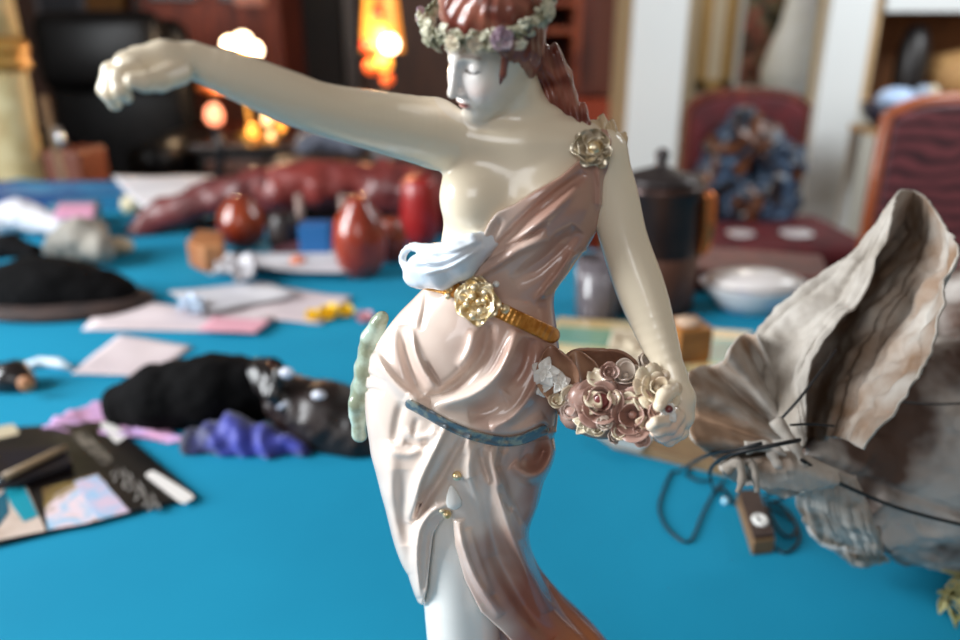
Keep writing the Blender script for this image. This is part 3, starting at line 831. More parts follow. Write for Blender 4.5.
# ---- brochure with its pictures, left front
br_ = thing('brochure', 'black printed brochure with small holiday pictures lying at the left front', 'brochure', on_table(60,490))
bq = [(108,424),(197,499),(-60,561),(-120,440)]
MB().prism([on_table(x,y,TABLE+.0006) for x,y in bq], (0,0,.004)).build('cover', mat('glossy_black_card', (16,14,14), .3, coat=.2, col2=(26,20,18), scale=30), br_, smooth=False)
def patch(name, pts, m, z=.0048, parent=None, th=.0004, rounded=False):
    if rounded:
        c = [Vector((x,y)) for x,y in pts]; out = []
        for i in range(4):
            a, b, d = c[i-1], c[i], c[(i+1)%4]
            for t in (0,.25,.5,.75,1):
                p = b.lerp(a, .16*(1-t)) if t < .5 else b.lerp(d, .16*t); 
                q = b.lerp(a,.2)*(1-t)**2 + b*2*t*(1-t) + b.lerp(d,.2)*t*t; out.append((q.x,q.y))
        pts = out
    return MB().prism([on_table(x,y,TABLE+z) for x,y in pts], (0,0,th)).build(name, m, parent, smooth=False)
def picture_mat(name, cols, scale, seed=0):
    m = bpy.data.materials.new(name); m.use_nodes = True; nt = m.node_tree; b = nt.nodes['Principled BSDF']; b.inputs['Roughness'].default_value = .35
    tc = nt.nodes.new('ShaderNodeTexCoord'); mp = nt.nodes.new('ShaderNodeMapping'); mp.inputs['Location'].default_value = (seed, seed*.7, 0)
    n = nt.nodes.new('ShaderNodeTexNoise'); n.inputs['Scale'].default_value = scale; n.inputs['Detail'].default_value = 2; n.inputs['Distortion'].default_value = .8
    r = nt.nodes.new('ShaderNodeValToRGB'); r.color_ramp.interpolation = 'EASE'
    while len(r.color_ramp.elements) < len(cols): r.color_ramp.elements.new(.5)
    for i, c in enumerate(cols): r.color_ramp.elements[i].position = .25+.5*i/(len(cols)-1); r.color_ramp.elements[i].color = lin(c)
    nt.links.new(tc.outputs['Object'], mp.inputs[0]); nt.links.new(mp.outputs[0], n.inputs[0]); nt.links.new(n.outputs[0], r.inputs[0]); nt.links.new(r.outputs[0], b.inputs['Base Color'])
    return m
p1 = patch('beach_picture', [(-40,494),(26,486),(46,531),(-40,548)], mat('sand_print', (206,188,176), .35, col2=(190,170,156), scale=40), parent=br_)
patch('sea_print', [(2,487),(24,486),(38,516),(24,522),(12,506)], mat('sea_print', (18,140,160), .35), z=.0053, parent=p1)
patch('palm_print', [(-6,500),(6,490),(9,512),(-4,530)], mat('dark_palm_print', (30,90,110), .35), z=.0053, parent=p1)
p2 = patch('village_picture', [(42,489),(98,474),(130,512),(84,524),(48,530)], picture_mat('village_print', [(96,74,44),(140,120,70),(226,206,214),(150,192,220),(160,196,226)], 34, 2), parent=br_)
patch('sky_print', [(74,482),(97,475),(129,511),(98,519)], mat('sky_print', (150,190,222), .35, col2=(206,186,206), scale=60), z=.0053, parent=p2)
for q in ([(99,424),(109,421),(128,436),(116,444)], [(144,475),(153,470),(196,497),(183,505)]):
    patch('white_label', q, mat('white_label', (222,218,214), .6), parent=br_, rounded=True)
patch('grey_band', [(72,436),(84,430),(114,460),(104,466)], mat('grey_print', (118,110,98), .5, col2=(60,54,48), scale=110), parent=br_, rounded=True)
lt = MB()
for k in range(9):                                      # pale unreadable script down the spine
    x, y = 116+k*4.4, 472+k*4.2; w = 7+3*math.sin(k*2.3)
    pts = [(x-w, y+3+2*math.sin(k)), (x-w*.3, y-4), (x+w*.2, y+4), (x+w*.7, y-3), (x+w, y+3)]
    lt.tube([on_table(a+3, b, TABLE+.0052) for a, b in pts], .0009, 5)
lt.build('script_lettering', mat('pale_print', (172,166,160), .5), br_)
patch('pale_oval', [(-8,428),(14,424),(20,434),(-6,440)], mat('cream_print', (190,178,150), .5), parent=br_, rounded=True)
# wallet and pen on the brochure
def soft(name, pts, rs, Ys, m, h=3, squash=1.0, noise=1.5, ns=14, k=6, parent=None, groove=0, gs=.3, zmin=None):
    """soft lump sculpted along picture positions; rs in pixels; rests on the cloth"""
    C = [Q(x, y, Yv) for (x, y), Yv in zip(pts, Ys)]; R = [r*pxmm(c) for r, c in zip(rs, C)]
    sd = float(len(name)*3+pts[0][0])
    def f(p):
        q = p.copy(); d = None
        d = chain(q, C, R, k) if len(C) > 1 else ell(q, C[0], (R[0],R[0],R[0]*squash))
        d = d - noise*fbm(p/ns + sd, 2)
        if groove: d = d + groove*np.sin(p[:,0]*gs + 2.5*vnoise(p/30) + p[:,2]*gs*.5)
        return on_cloth(d, p) if zmin is None else np.maximum(d, zmin-p[:,2])
    r = max(R)+noise*2+4
    return sculpt(name, f, *qbb(C, r), h, m, parent)
wal = MB().prism([on_table(x,y,TABLE+.0052) for x,y in ((-40,462),(66,452),(74,470),(20,489),(-40,493))], (0,0,.009)).build('wallet', mat('black_blue_leather', (16,16,30), .4, col2=(24,16,16), scale=24), None, smooth=False, bevel=.002)
tag(wal, 'flat black wallet lying on top of the black brochure', 'wallet')
pen = thing('pen', 'slim tan pen laid across the black wallet on the brochure', 'pen', on_table(40,460))
pa, pb = on_table(2,478,TABLE+.0182), on_table(66,447,TABLE+.0182)
MB().tube([pa, pa.lerp(pb,.8), pb], [.0036,.0036,.0028], 10).build('barrel', mat('tan_lacquer', (150,128,100), .35), pen)
MB().tube([pa+(pa-pb).normalized()*.012, pa], [.002,.0036], 10).build('silver_cap', mat('silver_metal', (200,206,214), .2, metal=.9), pen)

# ---- lilac tissue
def crumple(name, outline, m, lift, seed, th=.0008, n=26, label=None, cat=None, z=0):
    """crumpled thin sheet: four picture corners, strong folds"""
    c = [on_table(x, y, TABLE+z) for x, y in outline]; a, b = np.meshgrid(np.linspace(0,1,n), np.linspace(0,1,n), indexing='ij')
    base = sum((w[...,None]*np.array(k)) for w, k in zip(((1-a)*(1-b), (1-a)*b, a*b, a*(1-b)), c))
    nz = np.abs(fbm(np.stack([a*4+seed, b*4, a*0+seed], -1), 3, seed)); base[...,2] += lift*nz+.0006
    base[...,0] += .3*lift*vnoise(np.stack([a*5, b*5, a*0+9+seed], -1)); base[...,1] += .3*lift*vnoise(np.stack([a*5, b*5, a*0+4+seed], -1))
    o = MB().add(base.reshape(-1,3), grid_faces(n, n)).build(name, m, None, solid=th)
    return tag(o, label, cat)
crumple('tissue_paper', [(42,432),(96,402),(150,408),(188,446)], mat('lilac_tissue', (170,140,188), .7, col2=(206,156,190), scale=38, lo=.35, hi=.6), .006, 3, label='crumpled lilac and pink tissue between the brochure and the black bag', cat='tissue paper')

# ---- black bag, blue cloth, dark purse in the middle left
bag = thing('velvet_bag', 'plump black velvet bag lying on its side behind the blue cloth', 'bag', on_table(190,425))
soft('bag_body', [(124,405),(160,397),(215,391),(262,388)], [22,34,37,31], [.745,.745,.745,.75], M_blackvelvet, 3, noise=2, parent=bag)
soft('bag_neck', [(262,376),(282,392),(292,410)], [16,18,14], [.74,.72,.70], M_blacksh, 2.5, noise=1.6, groove=1.0, gs=.5, parent=bag)
bc_ = soft('blue_cloth', [(200,446),(235,440),(275,448),(302,452)], [18,24,18,10], [.685,.69,.68,.675], M_bluefab, 2.2, noise=2.5, groove=2.6, gs=.22)
tag(bc_, 'rumpled royal blue cloth spilling in front of the black velvet bag', 'cloth')
purse = thing('leather_purse', 'dark brown leather purse with pale highlight dots beside the figurine', 'purse', on_table(325,440))
pb_ = soft('purse_body', [(292,402),(326,418),(360,434),(400,450)], [28,38,36,30], [.72,.71,.70,.70], M_brownl, 2.5, noise=2, parent=purse)
for px, py in ((287,373),(283,405),(305,413),(319,396)):  # pale balls stand in for bright reflections on the glossy leather
    MB().ball(at_y(px, py, .69), (.0075,.004,.006)).build('stud_or_glint', M_glints, purse)
soft('purse_strap', [(280,372),(274,395),(300,418),(324,400)], [7,8,8,6], [.70,.695,.692,.695], M_blacksh, 2.2, noise=.6, parent=purse, zmin=0)
# ---- small black case at left edge
case = thing('spectacle_case', 'small glossy black case with a pale strap at the left edge', 'case', on_table(12,390))
soft('case_body', [(-12,380),(14,378),(24,382)], [16,17,12], [.83,.83,.825], M_blacksh, 2.5, noise=.8, parent=case)
MB().ball(at_y(26,384,.80), (.010,.006,.010)).build('tan_clasp', M_tan, case)
MB().tube([on_table(x,y,TABLE+.006) for x,y in ((22,366),(40,362),(58,363),(70,368))], [.003,.007,.007,.003], 8).build('pale_strap', mat('pale_blue_strap', (206,218,226), .4), case)

# ---- papers
sheet('envelope', [(72,374),(120,336),(192,348),(150,379)], M_pale, .0004, .0015, label='small pale envelope lying alone between the papers and the black bag', cat='envelope', bump=.0015)
sheet('paper_sheet', [(82,331),(112,302),(275,321),(256,334)], M_pale, .0003, .001, bump=.004, seed=2, label='long curled pale sheet, nearest of the loose papers', cat='paper', group='loose papers on the table')
sheet('paper_sheet', [(168,293),(262,283),(300,296),(205,316)], M_paper, .0075, .001, bump=.003, seed=5, label='white sheet on top of the loose papers beside the black hat', cat='paper', group='loose papers on the table')
sheet('paper_sheet', [(205,316),(285,290),(352,299),(322,326)], M_pale, .0002, .001, bump=.003, seed=8, label='pale sheet with the yellow beads at its corner', cat='paper', group='loose papers on the table')
sheet('pink_slip', [(198,331),(214,318),(272,321),(256,334)], M_pink, .0076, .001, bump=.001, seed=8, label='pink slip of paper on the curled pale sheet', cat='paper')
crumple('crumpled_wrapper', [(176,312),(182,300),(205,302),(202,317)], mat('blue_white_foil', (196,214,236), .3, metal=.3), .012, 6, label='small bluish foil wrapper on the papers beside the hat', cat='wrapper', z=.012)
for i, (px, py, r, lab) in enumerate(((314,317,.014,'left'),(329,315,.019,'middle'),(346,313,.016,'right'))):
    rose('yellow_flower', on_table(px, py, TABLE+.0055), Vector((.1*i-.1,-.5,.8)), r, mat('yellow_silk', (240,196,8), .6, col2=(246,208,30), scale=60), None)
    o = bpy.context.scene.objects[-1] if False else COL.objects[-1]
    tag(o, ('small yellow silk flower at the left of its row of three', 'brightest yellow silk flower, middle of the row of three', 'orange yellow silk flower at the right of its row of three')[i], 'flower', 'yellow silk flowers on the papers')
rose('pink_flower', on_table(366,320,TABLE+.001), Vector((0,-.4,.9)), .016, mat('pink_silk', (214,160,170), .6), None)
tag(COL.objects[-1], 'small pale pink silk flower lying on the turquoise cloth', 'flower')
sheet('folded_newspaper', [(215,276),(228,263),(345,258),(350,281)], M_paper, .0004, .004, bump=.012, seed=4, label='greyish white folded newspaper in front of the red leather saddle', cat='newspaper')
crumple('paper_scrap', [(210,280),(222,262),(262,262),(250,286)], M_paper, .018, 11, label='crumpled white paper scrap at the left end of the folded newspaper', cat='paper', z=.02)

# ---- black hat
hat = thing('felt_hat', 'floppy black felt hat with a brown band at the left edge', 'hat', on_table(60,315))
hc = on_table(52,312); hs_ = scale_at(hc)
MB().lathe([(.001,.0),(.128,0),(.142,.004),(.144,.010),(.118,.020),(.02,.022)], hc+Vector((0,.03,.0005)), 40, None, 1.02, .62).build('brim', mat('brown_felt', (58,40,34), .8, col2=(40,28,26), scale=30), hat)
def crown_f(p):
    d = ell(p, np.array(hc)*1000+np.array([-22,35,26]), (112,70,52)); d = smin(d, ell(p, np.array(hc)*1000+np.array([60,30,16]), (60,50,34)), 20)
    return np.maximum(d - 3*fbm(p/28, 2), 752-p[:,2])
sculpt('crown', crown_f, np.array(hc)*1000+np.array([-145,-55,-0]), np.array(hc)*1000+np.array([140,120,95]), 4, M_blackvelvet, hat)
# ---- clutter behind the hat
bl = soft('black_glove', [(-20,250),(10,246),(34,252)], [14,12,8], [1.32,1.30,1.28], M_blackvelvet, 3.5, noise=2); tag(bl, 'limp black glove lying behind the black felt hat', 'glove')
gb = soft('paper_bag', [(64,246),(82,240),(102,250)], [17,24,13], [1.40,1.40,1.36], mat('grey_beige_paper', (150,144,134), .8, col2=(132,128,120), scale=20), 3.5, noise=5, ns=26); tag(gb, 'crumpled grey beige paper bag behind the black felt hat', 'paper bag')
wc = soft('white_napkin', [(-10,222),(18,214),(48,222),(70,228)], [16,15,12,6], [1.62,1.62,1.58,1.55], M_paper, 4, noise=5, ns=30); tag(wc, 'crumpled white napkin in front of the blue tray', 'napkin')
sheet('pink_card', [(54,219),(60,206),(96,206),(94,219)], mat('pink_card', (206,146,176), .7), .052, .006, label='small pink card resting behind the grey paper bag', cat='card')
MB().box(on_table(76,213,TABLE+.026), (.09,.07,.05)).build('teal_box', mat('teal_box_card', (70,120,140), .6), None, smooth=False, bevel=.003); tag(COL.objects[-1], 'small teal box under the pink card', 'box')
ty = MB(); c0 = on_table(52,206); 
ty.box(c0+Vector((-.06,.05,.006)), (.58,.20,.008)); ty.box(c0+Vector((-.06,.15,.02)), (.58,.012,.038)); ty.box(c0+Vector((-.06,-.05,.02)), (.58,.012,.04)); ty.box(c0+Vector((.23,.05,.022)), (.012,.20,.036)); ty.box(c0+Vector((-.35,.05,.022)), (.012,.20,.036))
tag(ty.build('tray', mat('blue_lacquer', (10,52,104), .35, coat=.2, col2=(14,92,128), scale=5), None, smooth=False), 'shallow dark blue tray at the far left of the table', 'tray')
ctr = [[on_table(x,y,z) for x,y,z in r] for r in ([(112,176,.800),(150,177,.806),(185,176,.806),(214,177,.802)], [(124,190,.797),(158,190,.802),(188,188,.802),(213,184,.800)], [(142,207,.795),(164,207,.797),(184,202,.798),(206,195,.798)])]
gsf = grid_surface(ctr, 16, 12); tag(MB().add(gsf.reshape(-1,3), grid_faces(12,16)).build('white_booklet', M_paper, None, solid=.004), 'white booklet propped up behind the red leather saddle', 'booklet')
MB().box(on_table(165,198,TABLE+.02)+Vector((0,.04,0)), (.16,.06,.04)).build('green_box', mat('dark_green_card', (40,62,40), .6), None, smooth=False, bevel=.004); tag(COL.objects[-1], 'dark green box holding up the white booklet', 'box')
MB().lathe([(.001,0),(.024,.0),(.030,.015),(.026,.035),(.018,.040),(.001,.041)], on_table(134,212), 20).build('cream_jar', mat('cream_jar', (206,194,160), .35), None); tag(COL.objects[-1], 'small round cream jar in front of the white booklet', 'jar')

# ---- red leather saddle with pots in front
sad = thing('saddle', 'red brown leather saddle slumped along the far side of the table', 'saddle', on_table(300,240))
soft('skirt', [(136,231),(168,215),(235,192),(300,186)], [13,17,20,22], [1.62,1.64,1.66,1.68], M_redl, 5, noise=11, ns=55, parent=sad, zmin=752)
soft('seat', [(262,190),(320,186),(385,186),(432,200),(446,214)], [20,24,26,27,22], [1.66,1.68,1.70,1.66,1.62], mat('worn_red_leather', (126,46,40), .48, coat=.15, col2=(84,28,28), scale=9), 5, noise=13, ns=55, parent=sad, zmin=752)
soft('pad', [(180,240),(260,232),(330,228),(420,236)], [16,24,26,24], [1.70,1.74,1.74,1.70], mat('dark_padding', (34,20,20), .7), 6, noise=4, ns=50, parent=sad)
for x, Yv in ((300,1.56),(344,1.55)):
    MB().tube([at_y(x-2,196,Yv+.02), at_y(x,212,Yv-.01), at_y(x-1,232,Yv)], [.008,.009,.008], 8).build('pale_strap', mat('pale_webbing', (150,128,120), .7), sad)
MB().ball(on_table(116,246,TABLE+.018), (.036,.024,.018)).build('cream_toggle', mat('cream_bone', (200,180,150), .4), sad)
def gourd(name, px, py, r, hgt, m, lab, cat, neck=.4):
    c = on_table(px, py); s = scale_at(c); R_ = r*s; Hh = hgt*s
    MB().lathe([(.001,0),(R_*.55,.0),(R_*.9,Hh*.2),(R_,Hh*.45),(R_*.88,Hh*.72),(R_*neck,Hh*.93),(R_*neck*.8,Hh),(.001,Hh)], c+Vector((0,0,.0006)), 32).build(name, m)
    return tag(COL.objects[-1], lab, cat)
M_or2 = mat('amber_glaze', (142,58,30), .2, coat=.5, col2=(110,36,22), scale=14)
gourd('glazed_jar', 362, 276, 27, 80, M_orange, 'tall shiny burnt orange jar standing before the saddle', 'jar')
gourd('glazed_pot', 244, 246, 24, 50, M_or2, 'squat shiny brown orange pot before the left part of the saddle', 'pot', .5)
gourd('red_beaker', 421, 246, 20, 68, mat('scarlet_enamel', (150,28,26), .3, coat=.3), 'scarlet beaker standing just left of the figurine', 'beaker', .85)
gourd('small_amber_pot', 392, 262, 16, 44, M_or2, 'small amber pot between the orange jar and the scarlet beaker', 'pot', .6)
gourd('wooden_cup', 286, 252, 17, 40, M_brownl, 'dark wooden cup between the squat pot and the saddle straps', 'cup', .8)
MB().prism([on_table(x,y,TABLE+.0006) for x,y in ((190,266),(200,254),(226,256),(226,272),(206,274))], (0,0,.05)).build('tan_box', M_tan, None, smooth=False, bevel=.004); tag(COL.objects[-1], 'small tan leather box beside the squat brown orange pot', 'box')
MB().box(on_table(317,240,TABLE+.035), (.06,.05,.07)).build('blue_tin', mat('blue_tin', (24,92,150), .4), None, smooth=False, bevel=.004); tag(COL.objects[-1], 'small bright blue tin between the two saddle straps', 'tin')
MB().ball(on_table(298,262,TABLE+.014), (.016,.014,.013)).build('copper_bead', mat('copper_bead', (214,120,84), .25, coat=.5)); tag(COL.objects[-1], 'single copper coloured bead on the folded newspaper edge', 'bead')
pp = soft('maroon_purse', [(278,256),(310,250),(340,256)], [9,13,9], [1.44,1.46,1.44], mat('maroon_cloth', (70,24,34), .7), 4, noise=2); tag(pp, 'flat maroon purse between the newspaper and the saddle', 'purse')

# ---- copper pot, tumbler, dish and tray behind her left arm
pot = thing('copper_pot', 'tall dark copper pot with a lid behind the bent arm of the figurine', 'pot', on_table(650,306))
pc_ = on_table(650,306); M_cop = mat('dark_copper', (70,50,44), .3, metal=.6, col2=(46,36,36), scale=12)
MB().lathe([(.001,0),(.060,0),(.064,.006),(.060,.02),(.062,.10),(.060,.17),(.064,.185),(.066,.195),(.058,.198),(.001,.198)], pc_+Vector((0,0,.0006)), 40, None, 1.05, 1.05).build('pot_body', M_cop, pot)
MB().lathe([(.001,.198),(.062,.198),(.060,.206),(.03,.216),(.010,.222),(.008,.232),(.012,.240),(.006,.248),(.001,.249)], pc_, 32).build('lid', mat('dark_pewter', (58,52,52), .35, metal=.5), pot)
MB().tube([pc_+Vector(v) for v in ((.055,-.02,.188),(.070,-.022,.180),(.072,-.022,.13),(.070,-.022,.10),(.055,-.02,.09))], [.009,.011,.012,.010,.008], 10).build('copper_glint', mat('glint_copper', (214,126,72), .25, metal=.8), pot)  # tube stands in for a bright reflection down the pot's side
MB().lathe([(.063,.0),(.066,.004),(.066,.09),(.063,.094)], pc_, 40).build('brown_band', mat('brown_leather_band', (84,50,36), .5), pot)
tc_ = on_table(597,320)
tm = MB()
for i in range(36):
    pass
prof = [(.001,0),(.030,0),(.031,.004),(.034,.098),(.032,.098),(.029,.008),(.001,.007)]
tm.lathe(prof, tc_+Vector((0,0,.0006)), 36)
for i in range(18):
    q = 2*math.pi*i/18; tm.tube([tc_+Vector((.0305*math.cos(q),.0305*math.sin(q),.006)), tc_+Vector((.034*math.cos(q),.034*math.sin(q),.094))], .0022, 6)
tag(tm.build('glass_tumbler', mat('smoky_glass', (150,140,146), .12, trans=.55, coat=.3), None), 'ribbed smoky glass tumbler standing before the copper pot', 'tumbler')
dish = thing('porcelain_dish', 'white oval porcelain dish with faint blue pattern beside the grey pouch', 'dish', on_table(735,322))
dc = on_table(757,315)
MB().lathe([(.001,.0),(.045,0),(.060,.018),(.078,.040),(.080,.044),(.074,.042),(.05,.020),(.001,.016)], dc+Vector((0,.03,.0006)), 40, None, 1.05, .8).build('bowl', mat('blue_white_porcelain', (222,218,218), .2, coat=.4, col2=(186,188,214), scale=26, lo=.55, hi=.68), dish)
MB().lathe([(.001,.044),(.070,.044),(.068,.052),(.03,.062),(.001,.064)], dc+Vector((0,.03,.0006)), 40, None, 1.05, .8).build('cover', mat('blue_white_cover', (226,220,218), .25, coat=.4, col2=(196,194,214), scale=20, lo=.58, hi=.7), dish)
MB().box(on_table(745,271,TABLE+.02)+Vector((0,0,0)), (.26,.16,.04), rotz(-.3)).build('red_book', mat('brick_red_binding', (112,46,36), .5, col2=(92,34,30), scale=20), None, smooth=False, bevel=.004); tag(COL.objects[-1], 'brick red book lying behind the porcelain dish', 'book')
tr2 = thing('ceramic_platter', 'teal and cream rectangular platter behind the flower basket', 'platter', on_table(640,350))
tq = [(528,354),(558,325),(752,340),(748,384)]
MB().prism([on_table(x,y,TABLE+.0006) for x,y in tq], (0,0,.014)).build('platter_base', mat('gold_cream_glaze', (206,176,120), .3, coat=.3, col2=(214,196,156), scale=18), tr2, smooth=False, bevel=.003)
MB().prism([on_table(x,y,TABLE+.0148) for x,y in ((540,341),(560,327),(746,342),(742,368),(650,352))], (0,0,.002)).build('teal_glaze', mat('teal_glaze', (106,160,150), .3, coat=.3, col2=(132,168,140), scale=16), tr2, smooth=False)
crumple('cream_napkin', [(604,366),(612,336),(660,334),(668,370)], mat('cream_linen', (204,190,166), .8), .014, 5, label='cream linen napkin on the teal platter behind her wrist', cat='napkin', z=.018)
ob = thing('wooden_block', 'ochre wooden block with a pale top beside the bent wrist', 'block', on_table(690,372))
oc = on_table(688,372,TABLE+.0006)
MB().box(oc+Vector((0,.02,.03)), (.045,.05,.06), rotz(.2)).build('block', mat('ochre_wood', (176,116,56), .5, col2=(156,98,44), scale=20, stretch=(1,1,6)), ob, smooth=False, bevel=.002)
MB().ball(oc+Vector((-.004,.012,.064)), (.016,.016,.006)).build('pale_knob', mat('pale_wood', (206,176,150), .5), ob)
# ---- tan board under basket and pouch
bd = thing('cardboard_panel', 'flat tan cardboard panel with a grey face under the pouch', 'cardboard', on_table(720,440))
MB().prism([on_table(x,y,TABLE+.0006) for x,y in ((590,432),(615,449),(740,480),(860,432),(700,402))], (0,0,.009)).build('board', mat('tan_board', (136,112,80), .75, col2=(122,98,70), scale=30), bd, smooth=False)
MB().prism([on_table(x,y,TABLE+.0098) for x,y in ((592,432),(616,446),(640,452),(660,430),(640,412))], (0,0,.001)).build('grey_face', mat('pale_grey_card', (160,176,182), .6), bd, smooth=False)
# ================================================================== wrinkled suede pouch, right
M_suede = mat('grey_suede', (178,172,164), .85, col2=(146,137,126), scale=30, lo=.35, hi=.7, bump=.35, bscale=160)
M_suede2 = mat('grey_brown_suede', (184,178,172), .85, col2=(84,64,54), scale=12, lo=.44, hi=.58, bump=.4, bscale=140)
M_inner = mat('brown_suede_inside', (132,106,84), .85, col2=(180,174,166), scale=20, lo=.38, hi=.6, bump=.3, bscale=140)
M_cord = mat('black_cord', (12,12,15), .5)
pouch = thing('suede_pouch', 'big wrinkled grey suede pouch with its ruffled mouth flared open', 'pouch', on_table(880,545))
D3 = lambda t: at_depth(t[0], t[1], t[2]*.95/1000) if t[2] else on_table(t[0], t[1], TABLE+.0018)
def wrinkled(name, rows, nu, nv, amp, seed, m, th=.0016, fine=1.0, m2=None, edge=True):
    G = grid_surface([[D3(t) for t in r] for r in rows], nu, nv)
    du = np.gradient(G, axis=1); dv = np.gradient(G, axis=0); n = np.cross(du, dv); n /= np.linalg.norm(n, axis=2, keepdims=True)+1e-9
    q = G*1000
    a_, b_ = np.meshgrid(np.linspace(0,1,nv), np.linspace(0,1,nu), indexing='ij')
    pl = 1-np.abs(fbm(np.stack([a_*2.2, b_*15+.8*vnoise(q/30), a_*0+seed], -1), 2, seed+2))*1.6
    r1 = .55*(1-np.abs(fbm(q/24, 3, seed)*1.5)) + .55*pl; r2 = (1-2*np.abs(fbm(q/11, 3, seed+7)))*1.6
    rag = fbm(q/14, 2, seed+3)
    tp = np.clip(a_*3.5+.12, .12, 1)
    G = G + n*tp[...,None]*(amp*(r1-.6) + fine*.35*r2)[...,None]/1000
    if edge:                                             # ragged rims
        t = (G[:, -1]-G[:, -2]); G[:, -1] += t*(rag[:, -1]*1.2*tp[:, -1])[:,None]; t = (G[:, 0]-G[:, 1]); G[:, 0] += t*(rag[:, 0]*1.2*tp[:, 0])[:,None]
    o = MB().add(G.reshape(-1,3), grid_faces(nv, nu)).build(name, m, pouch, solid=th, fixn=False)
    if m2 is not None:
        o.data.materials.append(m2); k = o.modifiers['s']; k.material_offset = 1; k.material_offset_rim = 0
    return o
# flared mouth: one sheet curling from the left lip round the back to the right lip
rows = [[(896, 203, 470), (897, 196, 474), (902, 190, 480), (914, 191, 486), (928, 200, 480), (942, 222, 464), (953, 238, 446)], [(886, 236, 464), (868, 247, 472), (856, 252, 484), (896, 236, 524), (922, 246, 486), (942, 256, 464), (957, 249, 428)], [(868, 284, 454), (836, 292, 466), (804, 288, 486), (866, 270, 548), (893, 284, 486), (922, 288, 464), (948, 298, 418)], [(840, 321, 448), (796, 346, 460), (757, 334, 486), (836, 332, 552), (860, 336, 480), (896, 340, 458), (931, 350, 410)], [(810, 368, 446), (786, 402, 456), (764, 398, 482), (812, 392, 545), (840, 388, 472), (870, 388, 448), (902, 397, 408)], [(806, 440, 446), (794, 456, 450), (784, 452, 478), (812, 446, 530), (830, 438, 466), (846, 440, 446), (864, 450, 418)]]
wrinkled('flared_mouth', rows, 170, 150, 5.0, 1, M_suede, m2=M_inner)
# ruffled pleats fanning out to the lower left
arc = [(757,334),(722,354),(694,376),(690,412),(700,446),(722,468),(748,486),(790,494),(832,486)]
arc = spline(arc, 80); cen_ = np.array([806,452.])
fan = []
for i in range(24):
    t = i/23; row = []
    for j in range(80):
        s = j/79; wv = math.sin(2*math.pi*6.0*s + .8*math.sin(9*s)); rr = .12+.88*t
        x, y = cen_ + (arc[j]-cen_)*rr*(1+.05*t*math.sin(31*s))
        row.append((x, y, 466 + 20*t*wv + 16*math.sin(2.4*s)*t - 8*t*t))
    fan.append([np.array(D3(v)) for v in row])
G = np.array(fan); q = G*1000
G[...,1] += (.9*fbm(q/10, 3, 21) + 1.6*fbm(q/24, 2, 5))/1000; G[...,2] += .8*fbm(q/9, 3, 33)/1000
o = MB().add(G.reshape(-1,3), grid_faces(24, 80)).build('pleated_ruffle', M_suede, pouch, solid=.0018, fixn=False)
o.data.materials.append(M_inner); o.modifiers['s'].material_offset = 1; o.modifiers['s'].material_offset_rim = 0
# body of the pouch
bcn = np.array(at_depth(934, 452, .560))*1000
def pouch_f(p):
    d = ell(p, bcn, (88,74,86)); d = smin(d, ell(p, np.array(at_depth(852,505,.535))*1000, (34,34,38)), 16)
    d = smin(d, ell(p, np.array(at_depth(1010,470,.58))*1000, (74,66,92)), 20)
    d = smin(d, ell(p, np.array(at_depth(988,345,.60))*1000, (72,50,66)), 25)
    d = smin(d, chain(p, [np.array(at_depth(812,452,.475))*1000, np.array(at_depth(852,464,.52))*1000], [6,32], 5), 14)
    r1 = np.abs(fbm(p/30, 3, 11)); r2 = fbm(p/10, 3, 14)
    d = d + 7*r1 - 3 + 1.4*r2
    px, py = proj(p)
    d = d + 3.5*np.exp(-((py-(455+(px-800)*.36))/4)**2)*(px > 812)      # cord bites in
    d = d + 5*np.exp(-((px-(845+(py-480)*.55))/4)**2)*(py > 478)        # deep lower fold
    return on_cloth(d, p)
sculpt('pouch_body', pouch_f, bcn+np.array([-150,-110,-105]), bcn+np.array([170,100,150]), 1.7, M_suede2, pouch)
wrinkled('lower_flap', [[(800,478,480),(830,470,470),(856,476,466)],[(796,505,506),(832,510,488),(874,520,478)],[(812,532,545),(846,548,540),(884,556,530)],[(832,545,580),(858,562,585),(890,560,575)]], 50, 50, 3.5, 17, M_suede2, m2=M_inner)
wrinkled('pale_hem', [[(832,546,583),(856,560,596),(880,556,590)],[(838,554,590),(858,566,604),(882,560,598)]], 24, 8, .8, 19, M_suede)
# folded pocket by the neck
wrinkled('neck_fold', [[(752,462,446),(790,452,440),(838,470,446)],[(758,470,440),(790,468,432),(836,482,440)],[(757,487,444),(795,490,440),(832,488,446)]], 40, 20, 1.2, 23, M_inner)
for k, (pts, r) in enumerate((([(775,420,442),(790,440,436),(800,456,434),(806,470,436)], .0038), ([(745,448,440),(768,446,436),(786,455,434)], .0035), ([(726,470,442),(738,462,438),(742,478,436),(738,492,438)], .0034), ([(748,462,440),(754,470,436),(757,492,436)], .003), ([(770,446,440),(776,462,434),(786,470,434)], .0036))):
    MB().tube([Vector(v) for v in spline([D3(t) for t in pts], 14)], [r*(1.05-.55*i/13+.12*math.sin(i*1.3+k)) for i in range(14)], 8).build('gathered_edge', M_suede, pouch)
